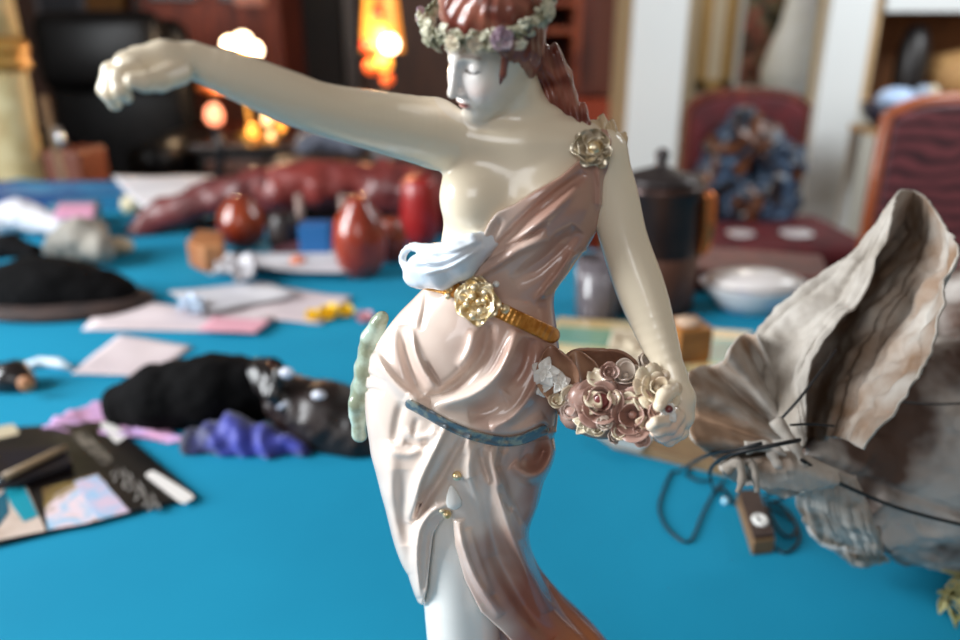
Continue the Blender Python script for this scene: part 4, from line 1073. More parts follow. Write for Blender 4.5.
# cord with its loops
cord = thing('drawstring_cord', 'thin black cord looping from the pouch neck onto the turquoise cloth', 'cord', on_table(700,520))
def cd_(pts, r=.0008, n=40):
    q = [Vector(v) for v in spline([D3(t) for t in pts], n)]
    for v in q: v.z = max(v.z, TABLE+r+.0005)
    MB().tube(q, r, 6).build('cord_strand', M_cord, cord)
cd_([(782,418,430),(800,398,428),(820,372,430),(836,350,436)])
cd_([(762,443,428),(735,450,440),(705,456,500),(676,474,0),(660,500,0),(662,520,0),(675,536,0),(690,541,0),(702,515,0),(714,492,0),(724,480,0)], .0011)
cd_([(800,440,426),(770,446,422),(728,456,440),(710,472,520),(716,492,0),(735,504,0),(750,506,0)], .0012)
cd_([(708,455,520),(692,464,0),(688,475,0),(700,481,0),(714,480,0)], .0010)
cd_([(764,500,0),(782,506,0),(796,525,0),(791,537,0),(779,530,0),(767,507,0)], .0012)
cd_([(764,505,0),(792,520,0),(799,540,0),(786,553,0),(773,546,0)], .0010)
cd_([(764,497,0),(778,488,0),(787,494,0),(770,503,0)], .0011)
cd_([(802,460,430),(830,478,452),(850,488,462),(890,505,474),(930,517,480),(985,530,490)], .0012)
cd_([(790,425,428),(812,424,430),(834,426,436)], .0007)
cd_([(868,396,440),(905,402,470),(940,404,480),(990,402,490)], .0007)
# small leather covered block with an eyelet at the cord's end
tg = thing('leather_toggle', 'small dark leather toggle block with a white eyelet lying by the pouch neck', 'toggle', on_table(758,545))
tz = TABLE+.0165
top = [on_table(x, y, tz) for x, y in ((738,490),(759,489),(776,536),(754,539))]
def tslab(q, z0, z1, name, m, bev=.0012):
    v = [Vector((p.x,p.y,z0)) for p in q]; MB().prism(v, (0,0,z1-z0)).build(name, m, tg, smooth=False, bevel=bev)
tslab([top[0], top[1], top[1].lerp(top[2],.97), top[0].lerp(top[3],.97)], TABLE+.0138, tz+.0006, 'dark_top', mat('toggle_dark_leather', (44,28,24), .5, col2=(60,40,32), scale=40))
tslab(top, TABLE+.0004, TABLE+.0140, 'tan_body', mat('toggle_tan', (120,92,62), .6))
ec = on_table(760,520,tz+.0016); er = MB()
er.tube([ec + Vector((.0047*math.cos(a), .0062*math.sin(a), 0)) for a in np.linspace(0, 2*math.pi, 25)], .0019, 8)
er.build('white_eyelet', M_white, tg)
MB().ball(on_table(725,501,TABLE+.0034), .0032).build('glass_bead', mat('clear_blue_bead', (170,220,240), .1, coat=.5)); tag(COL.objects[-1], 'single clear bluish glass bead beside the leather toggle block', 'bead')
# dried herbs at lower right edge
hb = thing('herb_bunch', 'bunch of dried green herbs at the lower right corner', 'herbs', on_table(955,590))
st = MB(); lv_ = MB()
for k in range(60):
    a = on_table(random.uniform(942,990), random.uniform(578,606), TABLE+random.uniform(.002,.014)); b = a + Vector((random.uniform(-.004,.012), random.uniform(-.02,.004), random.uniform(-.004,.008))); b.z = max(b.z, TABLE+.0015)
    st.tube([a, a.lerp(b,.5)+Vector((0,0,.002)), b], [.0009,.0008,.0005], 5)
    petal(lv_, b, frame_from(Vector((random.uniform(-.6,.6),-.6,.8))), random.uniform(0,6.28), random.uniform(.008,.016), .3, .2, .2, 5, 5)
st.build('stems', mat('dry_stems', (150,140,90), .8), hb); lv_.build('leaves', mat('dry_leaves', (118,120,66), .8, col2=(170,166,118), scale=120), hb, solid=.0004)
# ================================================================== the room behind
M_floor = mat('dark_floor_boards', (62,42,30), .45, col2=(84,58,40), scale=3, stretch=(1,9,1))
M_plaster = mat('cream_plaster', (196,184,160), .85, col2=(188,176,152), scale=2)
M_whitep = mat('white_paint', (204,208,208), .7)
M_beige = mat('beige_paint', (176,160,128), .7)
M_redwood = mat('red_mahogany', (112,50,32), .55, spec=.25, col2=(70,28,20), scale=5, stretch=(8,8,1))
M_dkwood = mat('dark_walnut', (44,27,20), .4, col2=(30,19,15), scale=5, stretch=(8,8,1))
M_midwood = mat('warm_oak', (142,90,46), .5, col2=(118,72,36), scale=6, stretch=(8,8,1))
M_brass = mat('old_brass', (196,146,72), .3, metal=.9)
M_redup = mat('crimson_upholstery', (92,20,27), .7, col2=(68,14,22), scale=12)
def struct(o): o['kind'] = 'structure'; return o
def sbox(name, lo, hi, m, bevel=0, parent=None):
    lo, hi = Vector(lo), Vector(hi); return MB().box((lo+hi)/2, hi-lo).build(name, m, parent, smooth=False, bevel=bevel)
def px_x(px, py, Y): return at_y(px, py, Y).x
def px_z(py, Y): return at_y(480, py, Y).z
def pbox(name, px0, py0, px1, py1, Y, dep, m, parent=None, bevel=0, z0=None, z1=None):
    """box whose front face at distance Y covers a picture rectangle"""
    pm = (max(py0,0)+min(py1,250))/2
    x0, x1 = px_x(px0, pm, Y), px_x(px1, pm, Y)
    a = px_z(py1, Y) if z0 is None else z0; b = px_z(py0, Y) if z1 is None else z1
    return sbox(name, (x0,Y,a), (x1,Y+dep,b), m, bevel, parent)
WY = 4.8
struct(sbox('floor', (-4.6,-2.6,-.06), (4.2,5.6,0), M_floor))
struct(sbox('wall_back', (-4.6,WY,0), (.9,WY+.12,2.9), mat('brown_panelling', (74,44,30), .6, col2=(58,34,24), scale=4, stretch=(8,8,1))))
struct(sbox('wall_alcove', (.9,WY,0), (4.2,WY+.12,2.9), M_plaster))
struct(sbox('wall_right', (4.1,-2.6,0), (4.2,WY,2.9), M_plaster))
struct(sbox('wall_left', (-4.7,-2.6,0), (-4.6,WY,2.9), M_plaster))
struct(sbox('baseboard_back', (-4.6,WY-.02,0), (.9,WY,.14), M_dkwood))
# white pier with its beige return, then the second pier
Y1 = 3.7
x0, x1 = px_x(628,100,Y1), px_x(681,100,Y1)
p_ = struct(sbox('trim_1', (x0,Y1,0), (x1,Y1+.05,2.9), M_whitep, .004))
struct(sbox('wall_pier', (x0+.01,Y1+.05,0), (x1-.004,WY,2.9), M_beige))
x2, x3 = px_x(818,100,Y1), px_x(860,100,Y1)
struct(sbox('trim_2', (x2,Y1,0), (x3,Y1+.06,2.9), M_whitep, .004))
struct(sbox('wall_pier_right', (x2+.01,Y1+.06,0), (x3-.01,Y1+.16,2.9), M_beige))
# turned column at the left edge
def lathe_px(name, px, Y, prof, m, lab, cat, seg=32):
    x = px_x(px, 90, Y); o = MB().lathe(prof, (x,Y,0), seg).build(name, m); return tag(o, lab, cat) if lab else o
c_ = thing('turned_column', 'thick cream turned column with gilt rings at the left edge', 'column', (px_x(4,90,2.62),2.62,0))
zc = px_z(55,2.62)
MB().lathe([(.001,0),(.14,0),(.14,.1),(.10,.14),(.085,.5),(.075,.9),(.078,zc-.09),(.080,zc-.05)], (c_.location.x,2.62,0), 32).build('lower_shaft', mat('cream_gesso', (196,184,142), .6, col2=(170,150,104), scale=9), c_)
MB().lathe([(.07,zc-.05),(.092,zc-.045),(.098,zc-.03),(.088,zc-.012),(.094,zc+.005),(.100,zc+.02),(.090,zc+.05),(.07,zc+.055)], (c_.location.x,2.62,0), 32).build('gilt_ring', mat('dull_gilt', (166,126,62), .45, metal=.4), c_)
MB().lathe([(.07,zc+.055),(.082,zc+.06),(.078,zc+.2),(.084,2.3),(.11,2.4),(.001,2.42)], (c_.location.x,2.62,0), 32).build('upper_shaft', MATS['cream_gesso'], c_)
# black leather armchair
def chair_frame(t): pass
ac = thing('leather_armchair', 'bulky black leather armchair in the dark corner by the turned column', 'armchair', (px_x(98,100,3.4),3.4,0))
ax = ac.location.x; M_bl = mat('armchair_black', (6,6,7), .36, spec=.16, col2=(13,12,13), scale=10)
def rbox(c, s, name, parent, m, bev): return MB().box(c, s).build(name, m, parent, smooth=True, bevel=bev)
rbox((ax,3.66,.86), (.66,.16,.80), 'backrest', ac, M_bl, .07); rbox((ax,3.36,.42), (.56,.58,.18), 'seat_cushion', ac, M_bl, .06)
for s in (-1,1):
    rbox((ax+s*.34,3.36,.42), (.14,.66,.5), 'armrest', ac, M_bl, .06)
    MB().tube([(ax+s*.34,3.02,.70),(ax+s*.34,3.36,.71),(ax+s*.33,3.64,.72)], .085, 14).build('arm_roll', M_bl, ac)
    for y in (3.11,3.62): MB().lathe([(.022,0),(.03,.10),(.03,.18)], (ax+s*.3,y,0), 12).build('leg', M_dkwood, ac)
rbox((ax,3.52,1.12), (.56,.16,.34), 'headrest', ac, M_bl, .07)
cane = thing('walking_cane', 'walking cane with a pale silver tip leaning on the black armchair', 'cane', (px_x(62,150,2.5),2.52,0))
MB().tube([(px_x(64,150,2.5),2.52,.02), (px_x(44,100,2.54),2.54,px_z(96,2.54))], .012, 10).build('shaft', mat('cane_wood', (112,86,60), .5), cane)
MB().tube([tuple(at_y(63,148,2.52)), tuple(at_y(56,128,2.53))], [.018,.013], 10).build('silver_collar', mat('silver_metal', (200,206,214), .2, metal=.9), cane)
pbox('low_chest', 36, 152, 82, 195, 2.62, .2, mat('chestnut_wood', (110,56,36), .5), None, .01, z0=0); tag(COL.objects[-1], 'low chestnut chest in front of the black armchair', 'chest')
# things on the back wall, left
def picture(name, px0, py0, px1, py1, Y, m_in, m_fr, lab, cat, wd=.03, inner='canvas'):
    t = thing(name, lab, cat, at_y((px0+px1)/2, (max(py0,-20)+py1)/2, Y))
    pm = (max(py0,0)+py1)/2; xa, xb = px_x(px0,pm,Y), px_x(px1,pm,Y); za, zb = px_z(py1,Y), px_z(py0,Y)
    sbox(inner, (xa+wd*.5,Y+.012,za+wd*.5), (xb-wd*.5,Y+.02,zb-wd*.5), m_in, 0, t)
    f = MB()
    for lo, hi in (((xa,Y,za),(xa+wd,Y+.03,zb)), ((xb-wd,Y,za),(xb,Y+.03,zb)), ((xa,Y,za),(xb,Y+.03,za+wd)), ((xa,Y,zb-wd),(xb,Y+.03,zb))):
        lo, hi = Vector(lo), Vector(hi); f.box((lo+hi)/2, hi-lo)
    f.build('frame', m_fr, t, smooth=False, bevel=.004); return t
picture('framed_picture', 36, -60, 86, 24, WY-.04, mat('dark_blue_grey_canvas', (34,38,48), .6, col2=(52,52,60), scale=4), mat('grey_frame', (88,86,92), .5), 'dark framed picture hanging beside the mustard hanging', 'picture')
wc_ = MB()
for k in range(7): wc_.tube([at_y(90+k*5, -70, WY-.06), at_y(90+k*5+1, 20, WY-.06), at_y(91+k*5, 92, WY-.06)], .026, 8)
tag(wc_.build('wall_hanging', mat('mustard_cloth', (134,92,36), .8, col2=(110,72,30), scale=5)), 'folded mustard cloth hanging on the panelled wall', 'curtain')
struct(pbox('trim_3', 125, -80, 141, 215, WY-.05, .05, mat('orange_red_paint', (150,58,28), .5), None, .004, z0=0, z1=2.9))
# red mahogany dresser
dr = thing('mahogany_dresser', 'tall red mahogany dresser with dark drawers behind the outstretched arm', 'dresser', (px_x(208,60,4.2),4.4,0))
dx0, dx1 = px_x(146,50,4.2), px_x(282,50,4.2)
sbox('carcass', (dx0,4.22,.05), (dx1,4.75,2.2), M_redwood, .01, dr)
for i, (za, zb) in enumerate(((.15,.42),(.46,.72),(.76,.98))):
    for j in (0,1):
        w_ = (dx1-dx0)/2; d_ = sbox('drawer', (dx0+j*w_+.03,4.195,za), (dx0+(j+1)*w_-.03,4.222,zb), mat('drawer_wood', (64,30,22), .4), .006, dr)
        MB().ball((dx0+(j+.5)*w_,4.185,(za+zb)/2), .018).build('knob', M_brass, d_)
for j in (0,1):
    w_ = (dx1-dx0)/2; sbox('door', (dx0+j*w_+.05,4.195,1.36), (dx0+(j+1)*w_-.05,4.222,2.1), mat('dark_door_panel', (40,24,20), .4), .008, dr)
sbox('orange_panel', (px_x(236,20,4.19),4.19,1.34), (px_x(268,20,4.19),4.215,2.1), mat('orange_wood_panel', (176,96,52), .4, col2=(150,76,40), scale=4), .004, dr)
sbox('cornice', (dx0-.05,4.15,2.2), (dx1+.05,4.76,2.28), M_redwood, .02, dr)
# dark doorway: the opening's darkness is a near-black painted panel
struct(pbox('dark_opening', 284, -80, 348, 330, WY-.03, .03, mat('almost_black_opening', (12,10,11), .6), None, .004, z0=0, z1=2.2))
xs0, xs1 = px_x(278,50,WY-.05), px_x(352,50,WY-.05)
struct(MB().box(((xs0),WY-.04,1.12), (.08,.08,2.24)).box((xs1,WY-.04,1.12), (.08,.08,2.24)).box(((xs0+xs1)/2,WY-.04,2.26), (xs1-xs0+.16,.08,.08)).build('trim_4', M_dkwood, None, smooth=False, bevel=.006))
# dark sideboard with slatted front, under the arm
sb_ = thing('dark_sideboard', 'long low dark sideboard with brown slatted front beyond the table', 'sideboard', (px_x(250,130,3.2),3.3,0))
sx0, sx1, sz = px_x(192,130,3.2), px_x(432,130,3.2), px_z(145,3.2)
sbox('carcass', (sx0,3.22,.04), (sx1,3.62,sz-.03), mat('ebony_wood', (18,13,12), .45), .008, sb_); sbox('worktop', (sx0-.02,3.18,sz-.03), (sx1+.02,3.64,sz), mat('ebony_top', (34,20,16), .3), .006, sb_)
for k in range(5):
    sbox('brown_slat', (sx0+.04,3.195,.12+k*.13), (sx1-.04,3.222,.17+k*.13), mat('slat_brown', (84,48,32), .5), .004, sb_)
# lamps that glow
def glow(name, col, e): return mat(name, col, .4, emit=e)
G_white = glow('lit_white_glass', (255,224,186), 9); G_amber = glow('lit_amber_glass', (255,160,60), 2.6); G_orange = glow('lit_orange_glass', (240,96,36), 1.1); G_red = glow('lit_red_glass', (200,44,24), .7); G_pale = glow('lit_pale_bulb', (255,206,140), 3.0); G_pink = glow('lit_pink_bulb', (255,150,110), 2.4)
# globe lamp on the sideboard
YL = 3.46
gl = thing('globe_lamp', 'brass lamp with a cluster of glowing white globes above the arm', 'lamp', (px_x(242,48,YL),YL,sz))
for px, py, r in ((230,45,.034),(243,41,.036),(254,50,.034),(245,52,.034)):
    MB().ball(at_y(px,py,YL), r).build('glass_globe', G_white, gl)
gx_ = gl.location.x
MB().lathe([(.001,0),(.07,0),(.06,.02),(.012,.04),(.010,px_z(66,YL)-sz),(.03,px_z(58,YL)-sz),(.001,px_z(57,YL)-sz)], (gx_,YL,sz), 20).build('stem', M_brass, gl)
for px, py in ((205,88),(214,92)): MB().ball(at_y(px,py,YL-.02), (.045,.02,.014)).build('orange_glint', mat('glint_orange', (230,130,70), .3, metal=.8), gl)  # orange blobs stand in for a warm lamp reflection
# brass candelabrum with small bulbs
cn = thing('candelabrum', 'small brass candelabrum with dim warm bulbs below the outstretched arm', 'candelabrum', (px_x(266,120,3.26),3.26,sz))
cx_ = cn.location.x
MB().lathe([(.001,0),(.05,0),(.045,.015),(.008,.03),(.008,.05),(.001,.05)], (cx_,3.26,sz), 16).build('base', M_brass, cn)
for px, py, r, m in ((253,131,.030,G_amber),(267,119,.028,G_pale),(281,126,.024,G_amber),(271,137,.020,G_pale)):
    p = at_y(px,py,3.25); p.z = max(p.z, sz+r+.012); MB().ball(p, (r*.7,r*.7,r)).build('bulb', m, cn); MB().tube([(cx_,3.26,sz+.02), ((cx_+p.x)/2,3.255,sz+.012), (p.x,3.25,p.z-r*.9)], .006, 6).build('arm', M_brass, cn)
pl = thing('pink_lamp', 'tiny pink night lamp on a black stalk under the outstretched wrist', 'lamp', (px_x(216,130,3.0),3.0,0))
MB().ball(at_y(214,115,3.0), (.034,.034,.042)).build('bulb', G_pink, pl)
MB().tube([at_y(214,123,3.0), at_y(222,150,3.0), at_y(218,175,3.0), Vector((px_x(218,175,3.0),3.0,.02))], .018, 10).build('stalk', mat('stalk_black', (16,18,24), .3), pl)
MB().lathe([(.001,0),(.12,0),(.11,.02),(.001,.025)], (px_x(218,175,3.0),3.0,0), 20).build('foot', MATS['stalk_black'], pl)
# stained glass lamp
tf = thing('stained_glass_lamp', 'stained glass lamp glowing amber and red beside the dark doorway', 'lamp', (px_x(383,60,3.4),3.4,sz))
tx = tf.location.x
for k in range(10):
    a0, a1 = 2*math.pi*k/10, 2*math.pi*(k+1)/10; z0_, z1_ = px_z(52,3.4), px_z(-14,3.4)
    q = [Vector((tx+r*math.cos(a), 3.4+r*math.sin(a), z)) for r, z, a in ((.088,z0_,a0),(.088,z0_,a1),(.062,z1_,a1),(.062,z1_,a0))]
    n_ = (q[1]-q[0]).cross(q[3]-q[0]).normalized()
    MB().prism(q, n_*.004).build('glass_panel', (mat('lit_honey_glass', (230,140,50), .4, emit=1.0), G_orange, mat('lit_yellow_glass', (236,160,60), .4, emit=.8))[k%3], tf, smooth=False)
for px, py, r, m in ((377,12,.026,G_red),(367,45,.026,G_red),(390,44,.036,G_white),(384,30,.03,G_amber),(384,63,.034,G_amber),(371,67,.030,G_orange),(387,79,.026,G_orange)):
    p = at_y(px,py,3.27); MB().ball(p, r).build('glass_jewel', m, tf)
MB().lathe([(.001,0),(.08,0),(.07,.02),(.02,.05),(.018,px_z(52,3.4)-sz+.02),(.001,px_z(52,3.4)-sz+.03)], (tx,3.4,sz), 20).build('lamp_base', MATS['stalk_black'], tf)
gsc = soft('grey_scarf', [(308,146),(330,138),(352,150)], [14,18,12], [3.06,3.07,3.06], mat('blue_grey_scarf', (104,108,122), .8, col2=(60,62,74), scale=14), 8, noise=12, ns=60, zmin=721); 
tag(gsc, 'bunched blue grey scarf hanging over the sideboard edge', 'scarf')
MB().box((px_x(385,150,3.08),3.08,.79), (.10,.10,.139)).build('grey_carton', mat('grey_carton', (110,106,106), .7), None, smooth=False, bevel=.006); tag(COL.objects[-1], 'grey carton standing on the dark chest beside the grey scarf', 'carton')
MB().box((at_y(352,150,3.10).x,3.08,.36), (.62,.16,.72)).build('bench_chest', mat('bench_dark', (30,18,18), .6), None, smooth=False, bevel=.01); tag(COL.objects[-1], 'dark chest in front of the sideboard carrying the grey scarf', 'chest')
# hutch to the right of the head
hu_ = thing('oak_hutch', 'reddish oak hutch with an open shelf and panelled door beside the white pier', 'hutch', (px_x(584,80,4.3),4.5,0))
hx0, hx1, hxm = px_x(528,80,4.3), px_x(630,80,4.3), px_x(578,80,4.3)
sbox('back_panel', (hx0,4.70,0), (hx1,4.76,2.3), M_redwood, 0, hu_)
for xx, nm in ((hx0,'side_panel'),(hxm-.03,'divider'),(hx1-.04,'side_panel')): sbox(nm, (xx,4.3,0), (xx+.04,4.70,2.3), mat('warm_red_wood', (150,76,48), .4, col2=(110,50,34), scale=6), .004, hu_)
for py in (112, 34, 6, -60): sbox('shelf', (hx0+.04,4.31,px_z(py,4.31)), (hxm-.03,4.70,px_z(py,4.31)+.035), MATS['warm_red_wood'], .004, hu_)
d_ = sbox('door', (hxm+.01,4.27,px_z(95,4.3)), (hx1-.04,4.30,2.2), mat('door_mahogany', (104,54,44), .4, col2=(72,36,30), scale=5), .006, hu_)
sbox('sunk_panel', (hxm+.07,4.262,px_z(88,4.3)), (hx1-.10,4.272,2.1), mat('sunk_panel', (98,56,46), .4), .006, d_)
sbox('lower_front', (hx0,4.28,0), (hx1,4.31,px_z(98,4.3)), mat('orange_red_front', (148,62,40), .4), .006, hu_)
MB().lathe([(.001,0),(.05,0),(.06,.05),(.04,.11),(.001,.12)], (px_x(556,80,4.42),4.45,px_z(112,4.31)+.036), 20).build('white_jug', M_white); tag(COL.objects[-1], 'small white jug on the open shelf of the hutch', 'jug')
MB().lathe([(.001,0),(.07,0),(.085,.04),(.085,.07),(.001,.07)], (px_x(552,52,4.5),4.6,px_z(112,4.31)+.036), 20).build('teal_bowl', mat('dark_teal_bowl', (30,60,66), .3)); tag(COL.objects[-1], 'dark teal bowl behind the white jug on the hutch shelf', 'bowl')
# alcove: gilt frame, white mount, painting, white draped figure
picture('gilt_panel', 700, -90, 734, 90, WY-.04, mat('pale_mount', (214,208,190), .7), mat('gilt_frame', (182,152,98), .45, metal=.25), 'narrow gilt framed panel in the alcove beside the white pier', 'picture', .06, 'mount')
picture('flower_painting', 736, -120, 830, 92, WY-.04, picture_mat('flower_painting', [(24,28,26),(52,54,44),(120,112,92),(150,84,72),(58,52,42),(30,32,30)], 9, 3), M_whitep, 'dark flower painting in a white frame behind the pale vase', 'painting', .035)
struct(sbox('trim_5', (px_x(700,150,WY-.2),WY-.34,px_z(97,WY-.34)-.04), (px_x(836,150,WY-.2),WY,px_z(97,WY-.34)), M_whitep, .006))
vx = px_x(800,60,4.55); vz = px_z(97,WY-.34)
MB().lathe([(.001,0),(.11,0),(.19,.06),(.20,.14),(.17,.26),(.12,.40),(.10,.52),(.115,.60),(.10,.68),(.001,.69)], (vx,4.60,vz+.001), 36, None, 1, .5).build('tall_vase', mat('pale_blue_white_glaze', (226,232,234), .35, col2=(214,220,218), scale=5)); tag(COL.objects[-1], 'tall pale blue white vase standing before the dark painting', 'vase')
# open cabinet at the right
kb = thing('open_cabinet', 'open oak cabinet with a white top rail behind the striped chair', 'cabinet', (px_x(935,100,3.8),4.0,0))
kx0, kx1 = px_x(866,60,3.8), px_x(1120,60,3.8); zs = px_z(100,3.8)
sbox('back_panel', (kx0,4.24,0), (kx1,4.28,2.2), M_midwood, 0, kb); sbox('side_panel', (kx0,3.8,0), (kx0+.04,4.24,2.2), mat('pale_side', (190,160,120), .5), .004, kb); sbox('side_panel', (kx1-.04,3.8,0), (kx1,4.24,2.2), M_midwood, .004, kb)
sbox('shelf', (kx0+.04,3.8,zs-.04), (kx1-.04,4.24,zs), M_midwood, .004, kb); sbox('white_rail', (px_x(886,0,3.78),3.77,px_z(12,3.78)), (kx1,3.80,px_z(-34,3.78)), M_whitep, .004, kb); sbox('upper_shelf', (kx0+.04,3.8,px_z(10,3.8)), (kx1-.04,4.24,px_z(10,3.8)+.04), M_midwood, .004, kb)
sbox('white_base', (kx0-.01,3.79,0), (kx1,3.80,zs-.04), mat('off_white_front', (184,182,172), .6), .004, kb)
MB().lathe([(.001,0),(.06,0),(.075,.06),(.080,.16),(.070,.26),(.045,.33),(.001,.35)], (px_x(914,60,3.9),3.92,zs+.001), 28).build('black_vase', mat('black_bronze', (26,22,22), .4)); tag(COL.objects[-1], 'tall black bronze vase on the cabinet shelf', 'vase')
MB().lathe([(.001,0),(.10,0),(.15,.05),(.16,.12),(.13,.2),(.001,.23)], (px_x(958,70,4.0),4.0,zs+.001), 28).build('straw_basket', mat('straw', (190,150,96), .7, col2=(160,116,70), scale=40)); tag(COL.objects[-1], 'round straw basket beside the black vase on the cabinet shelf', 'basket')
for px, py, nm, lab in ((937,71,'cream_ball','cream ball ornament in front of the straw basket'),(921,85,'glass_ball','bluish glass ball ornament at the foot of the black vase')):
    p = at_y(px,py,3.83); MB().ball((p.x,3.836 if px > 930 else 3.802,zs+.036), .034).build(nm, mat(nm, (226,214,190) if 'cream' in nm else (170,190,214), .2, coat=.4)); tag(COL.objects[-1], lab, 'ornament')
stl = thing('side_table', 'small dark side table between the second pier and the striped chair', 'side table', (px_x(893,120,3.3),3.35,0))
zt = px_z(128,3.3)
sbox('tabletop', (px_x(872,120,3.3),3.2,zt-.03), (px_x(930,120,3.3),3.5,zt), mat('pale_side', (190,160,120)), .004, stl)
for a in (876,922):
    for y in (3.23,3.46): sbox('leg', (px_x(a,120,3.3)-.02,y-.02,0), (px_x(a,120,3.3)+.02,y+.02,zt-.03), M_whitep, .003, stl)
MB().lathe([(.001,0),(.06,0),(.11,.05),(.125,.10),(.11,.10),(.09,.05),(.001,.02)], (px_x(896,110,3.3),3.34,zt+.001), 28).build('blue_bowl', mat('dark_blue_bowl', (36,40,60), .25, coat=.3)); tag(COL.objects[-1], 'dark blue bowl on the side table by the striped chair', 'bowl')
MB().ball((px_x(900,110,3.3),3.34,zt+.115), (.085,.075,.05)).build('pale_blue_cushion', mat('pale_blue_satin', (170,196,230), .4)); tag(COL.objects[-1], 'pale blue satin pincushion in the dark blue bowl', 'cushion')
# crimson chair with clothes on it
def px_chair(name, lab, px0, px1, pyt, Y, seat_z, m_up, m_fr, wide=None, rot=0):
    xa, xb = px_x(px0,150,Y), px_x(px1,150,Y); zt_ = px_z(pyt,Y); xc = (xa+xb)/2; w_ = xb-xa
    t = thing(name, lab, 'chair', (xc,Y-.2,0))
    b = MB(); n = 16; out = []
    for i in range(n+1):                                    # rounded top rail
        a = i/n; out.append((xa+w_*a, zt_-.05*(2*abs(a-.5))**3.2))
    poly = [Vector((xa,Y,seat_z+.02))] + [Vector((x,Y,z)) for x, z in out] + [Vector((xb,Y,seat_z+.02))]
    b.prism(poly, (0,.06,0)); b.build('backrest', m_up, t, smooth=False, bevel=.015)
    fr = MB(); fr.tube([(xa-.008,Y+.03,.05)] + [(x + (-.008 if x < xc else .008)*(abs(x-xc)/w_*2), Y+.03, z+.010) for x, z in out] + [(xb+.008,Y+.03,.05)], .020, 10); fr.build('back_frame', m_fr, t)
    ws = wide or w_; sc_ = (px_x(690,235,Y-.3)+px_x(856,235,Y-.3))/2 if wide else xc
    MB().box((sc_,Y-.24,seat_z-.03), (ws,.52,.11)).build('seat', m_up, t, smooth=True, bevel=.045)
    MB().box((sc_,Y-.24,seat_z-.12), (ws-.02,.50,.07)).build('seat_frame', m_fr, t, smooth=False, bevel=.006)
    for s in (-1,1): MB().tube([(sc_+s*(ws/2-.04),Y-.46,seat_z-.1), (sc_+s*(ws/2-.05),Y-.47,0.0)], [.024,.018], 10).build('leg', m_fr, t)
    return t
px_chair('upholstered_chair', 'crimson upholstered chair with dark clothes thrown over its back', 690, 802, 96, 3.05, .47, M_redup, M_redwood, wide=.60)
def jacket(p):
    c = np.array(at_y(746,170,2.98))*1000
    d = chain(p, [np.array(at_y(x,y,2.96))*1000 for x, y in ((745,122),(730,150),(715,190),(735,205),(775,200),(782,165),(760,140))], [60,92,92,86,92,84,70], 30)
    q = p-c; d = np.maximum(d, np.abs(p[:,1]-2965)-82) - 20*np.abs(fbm(p/60,3,4)) + 4
    return np.maximum(np.maximum(d, p[:,1]-3044), 498-p[:,2])
jc = np.array(at_y(746,165,2.97))*1000
jk = sculpt('denim_jacket', jacket, jc-np.array([290,120,330]), jc+np.array([290,110,270]), 9, picture_mat('dark_blue_cloth', [(8,9,13),(14,18,28),(64,84,108),(10,12,18),(96,56,34),(8,8,11)], 9, 1))
tag(jk, 'bundle of dark blue and brown clothes heaped on the crimson chair', 'clothes')
for px, s, lab in ((737,.05,'left of the two white glare spots on the crimson seat'),(792,.06,'right of the two white glare spots on the crimson seat')):  # white discs stand in for glare on the seat
    p = at_y(px,217,2.72); MB().lathe([(.001,0),(s*.6,0),(s,.012),(s*.95,.014),(.001,.006)], (p.x,2.66,.496), 24).build('glare', mat('white_glare', (230,222,224), .15, coat=.6)); tag(COL.objects[-1], lab, 'glare', 'white glare spots on the chair seat')
# striped chair
m = bpy.data.materials.new('wavy_maroon_fabric'); m.use_nodes = True; nt = m.node_tree; bs = nt.nodes['Principled BSDF']; bs.inputs['Roughness'].default_value = .6
tcn = nt.nodes.new('ShaderNodeTexCoord'); wv = nt.nodes.new('ShaderNodeTexWave'); wv.bands_direction = 'Z'; wv.inputs['Scale'].default_value = 6.5; wv.inputs['Distortion'].default_value = 5; wv.inputs['Detail'].default_value = 1.5; wv.inputs['Detail Scale'].default_value = 1.4
rp = nt.nodes.new('ShaderNodeValToRGB'); rp.color_ramp.elements[0].color = lin((48,22,30)); rp.color_ramp.elements[1].color = lin((104,50,56)); rp.color_ramp.elements[0].position = .1; rp.color_ramp.elements[1].position = .6
nt.links.new(tcn.outputs['Object'], wv.inputs[0]); nt.links.new(wv.outputs[0], rp.inputs[0]); nt.links.new(rp.outputs[0], bs.inputs['Base Color'])
px_chair('striped_chair', 'chair with orange wood rim and wavy maroon fabric behind the pouch', 889, 1040, 103, 2.35, .47, m, mat('orange_chair_wood', (160,84,50), .35, coat=.3))
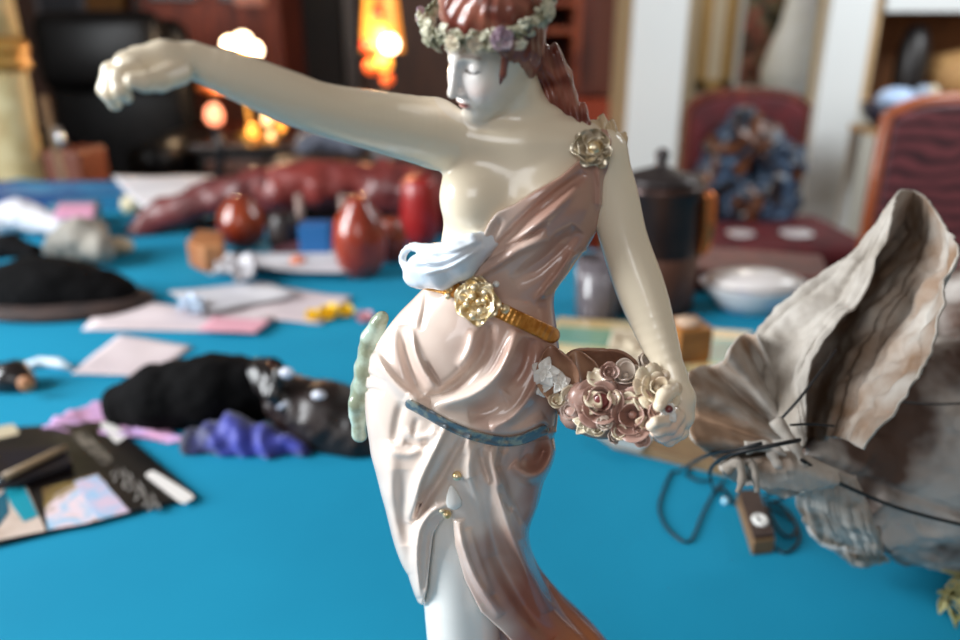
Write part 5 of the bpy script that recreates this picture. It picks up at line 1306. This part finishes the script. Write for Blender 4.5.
# ================================================================== light: window left of the camera, a few warm lamps, added unseen fill lights
w = bpy.data.worlds.new('room_ambient'); sc.world = w; w.use_nodes = True
w.node_tree.nodes['Background'].inputs[0].default_value = (1,.84,.72,1); w.node_tree.nodes['Background'].inputs[1].default_value = .2
def area(name, loc, target, size, power, col):
    l = bpy.data.lights.new(name, 'AREA'); l.shape = 'RECTANGLE'; l.size, l.size_y = size; l.energy = power; l.color = col
    o = bpy.data.objects.new(name, l); COL.objects.link(o); o.location = loc
    o.rotation_euler = (Vector(target)-Vector(loc)).to_track_quat('-Z', 'Y').to_euler(); return o
area('window_light', (-2.6,.15,1.95), (0,.5,.9), (1.2,1.7), 160, (.93,.97,1))
area('alcove_fill_light', (2.5,1.9,2.5), (1.3,4.3,1.0), (1.2,1.0), 62, (.93,.97,1))  # unseen fill added to brighten the white piers
area('rear_fill_light', (-.5,-2.4,2.3), (.1,.7,.85), (1.3,1.2), 20, (.95,.97,1))  # fill added behind the camera to lift the front and the table
def bulb(name, loc, e, col, r=.05):
    l = bpy.data.lights.new(name, 'POINT'); l.energy = e; l.color = col; l.shadow_soft_size = r
    o = bpy.data.objects.new(name, l); COL.objects.link(o); o.location = loc
bulb('globe_lamp_light', (gl.location.x, YL-.12, px_z(46,YL)), 20, (1,.72,.42)); bulb('stained_lamp_light', (tf.location.x, 3.22, px_z(40,3.4)), 10, (1,.55,.25))
bulb('alcove_fill_point', (1.35, 4.1, 2.35), 16, (1,.95,.88), .15)  # unseen light added to lift the dark alcove
# ================================================================== camera and render settings
cd = bpy.data.cameras.new('camera'); cam = bpy.data.objects.new('camera', cd); COL.objects.link(cam)
cam.location = (0, 0, CAMZ); cam.rotation_euler = (math.radians(90)-TH, 0, 0)
cd.sensor_width = 36; cd.lens = 36*FPX/960; cd.clip_start = .02; cd.clip_end = 60
cd.dof.use_dof = True; cd.dof.focus_distance = .333; cd.dof.aperture_fstop = (cd.lens/1000)/.0064; cd.dof.aperture_blades = 0
sc.camera = cam
sc.view_settings.view_transform = 'Standard'; sc.view_settings.look = 'None'
sc.view_settings.exposure = .1; sc.view_settings.gamma = 1; sc.view_settings.use_curve_mapping = False
sc.cycles.use_denoising = True
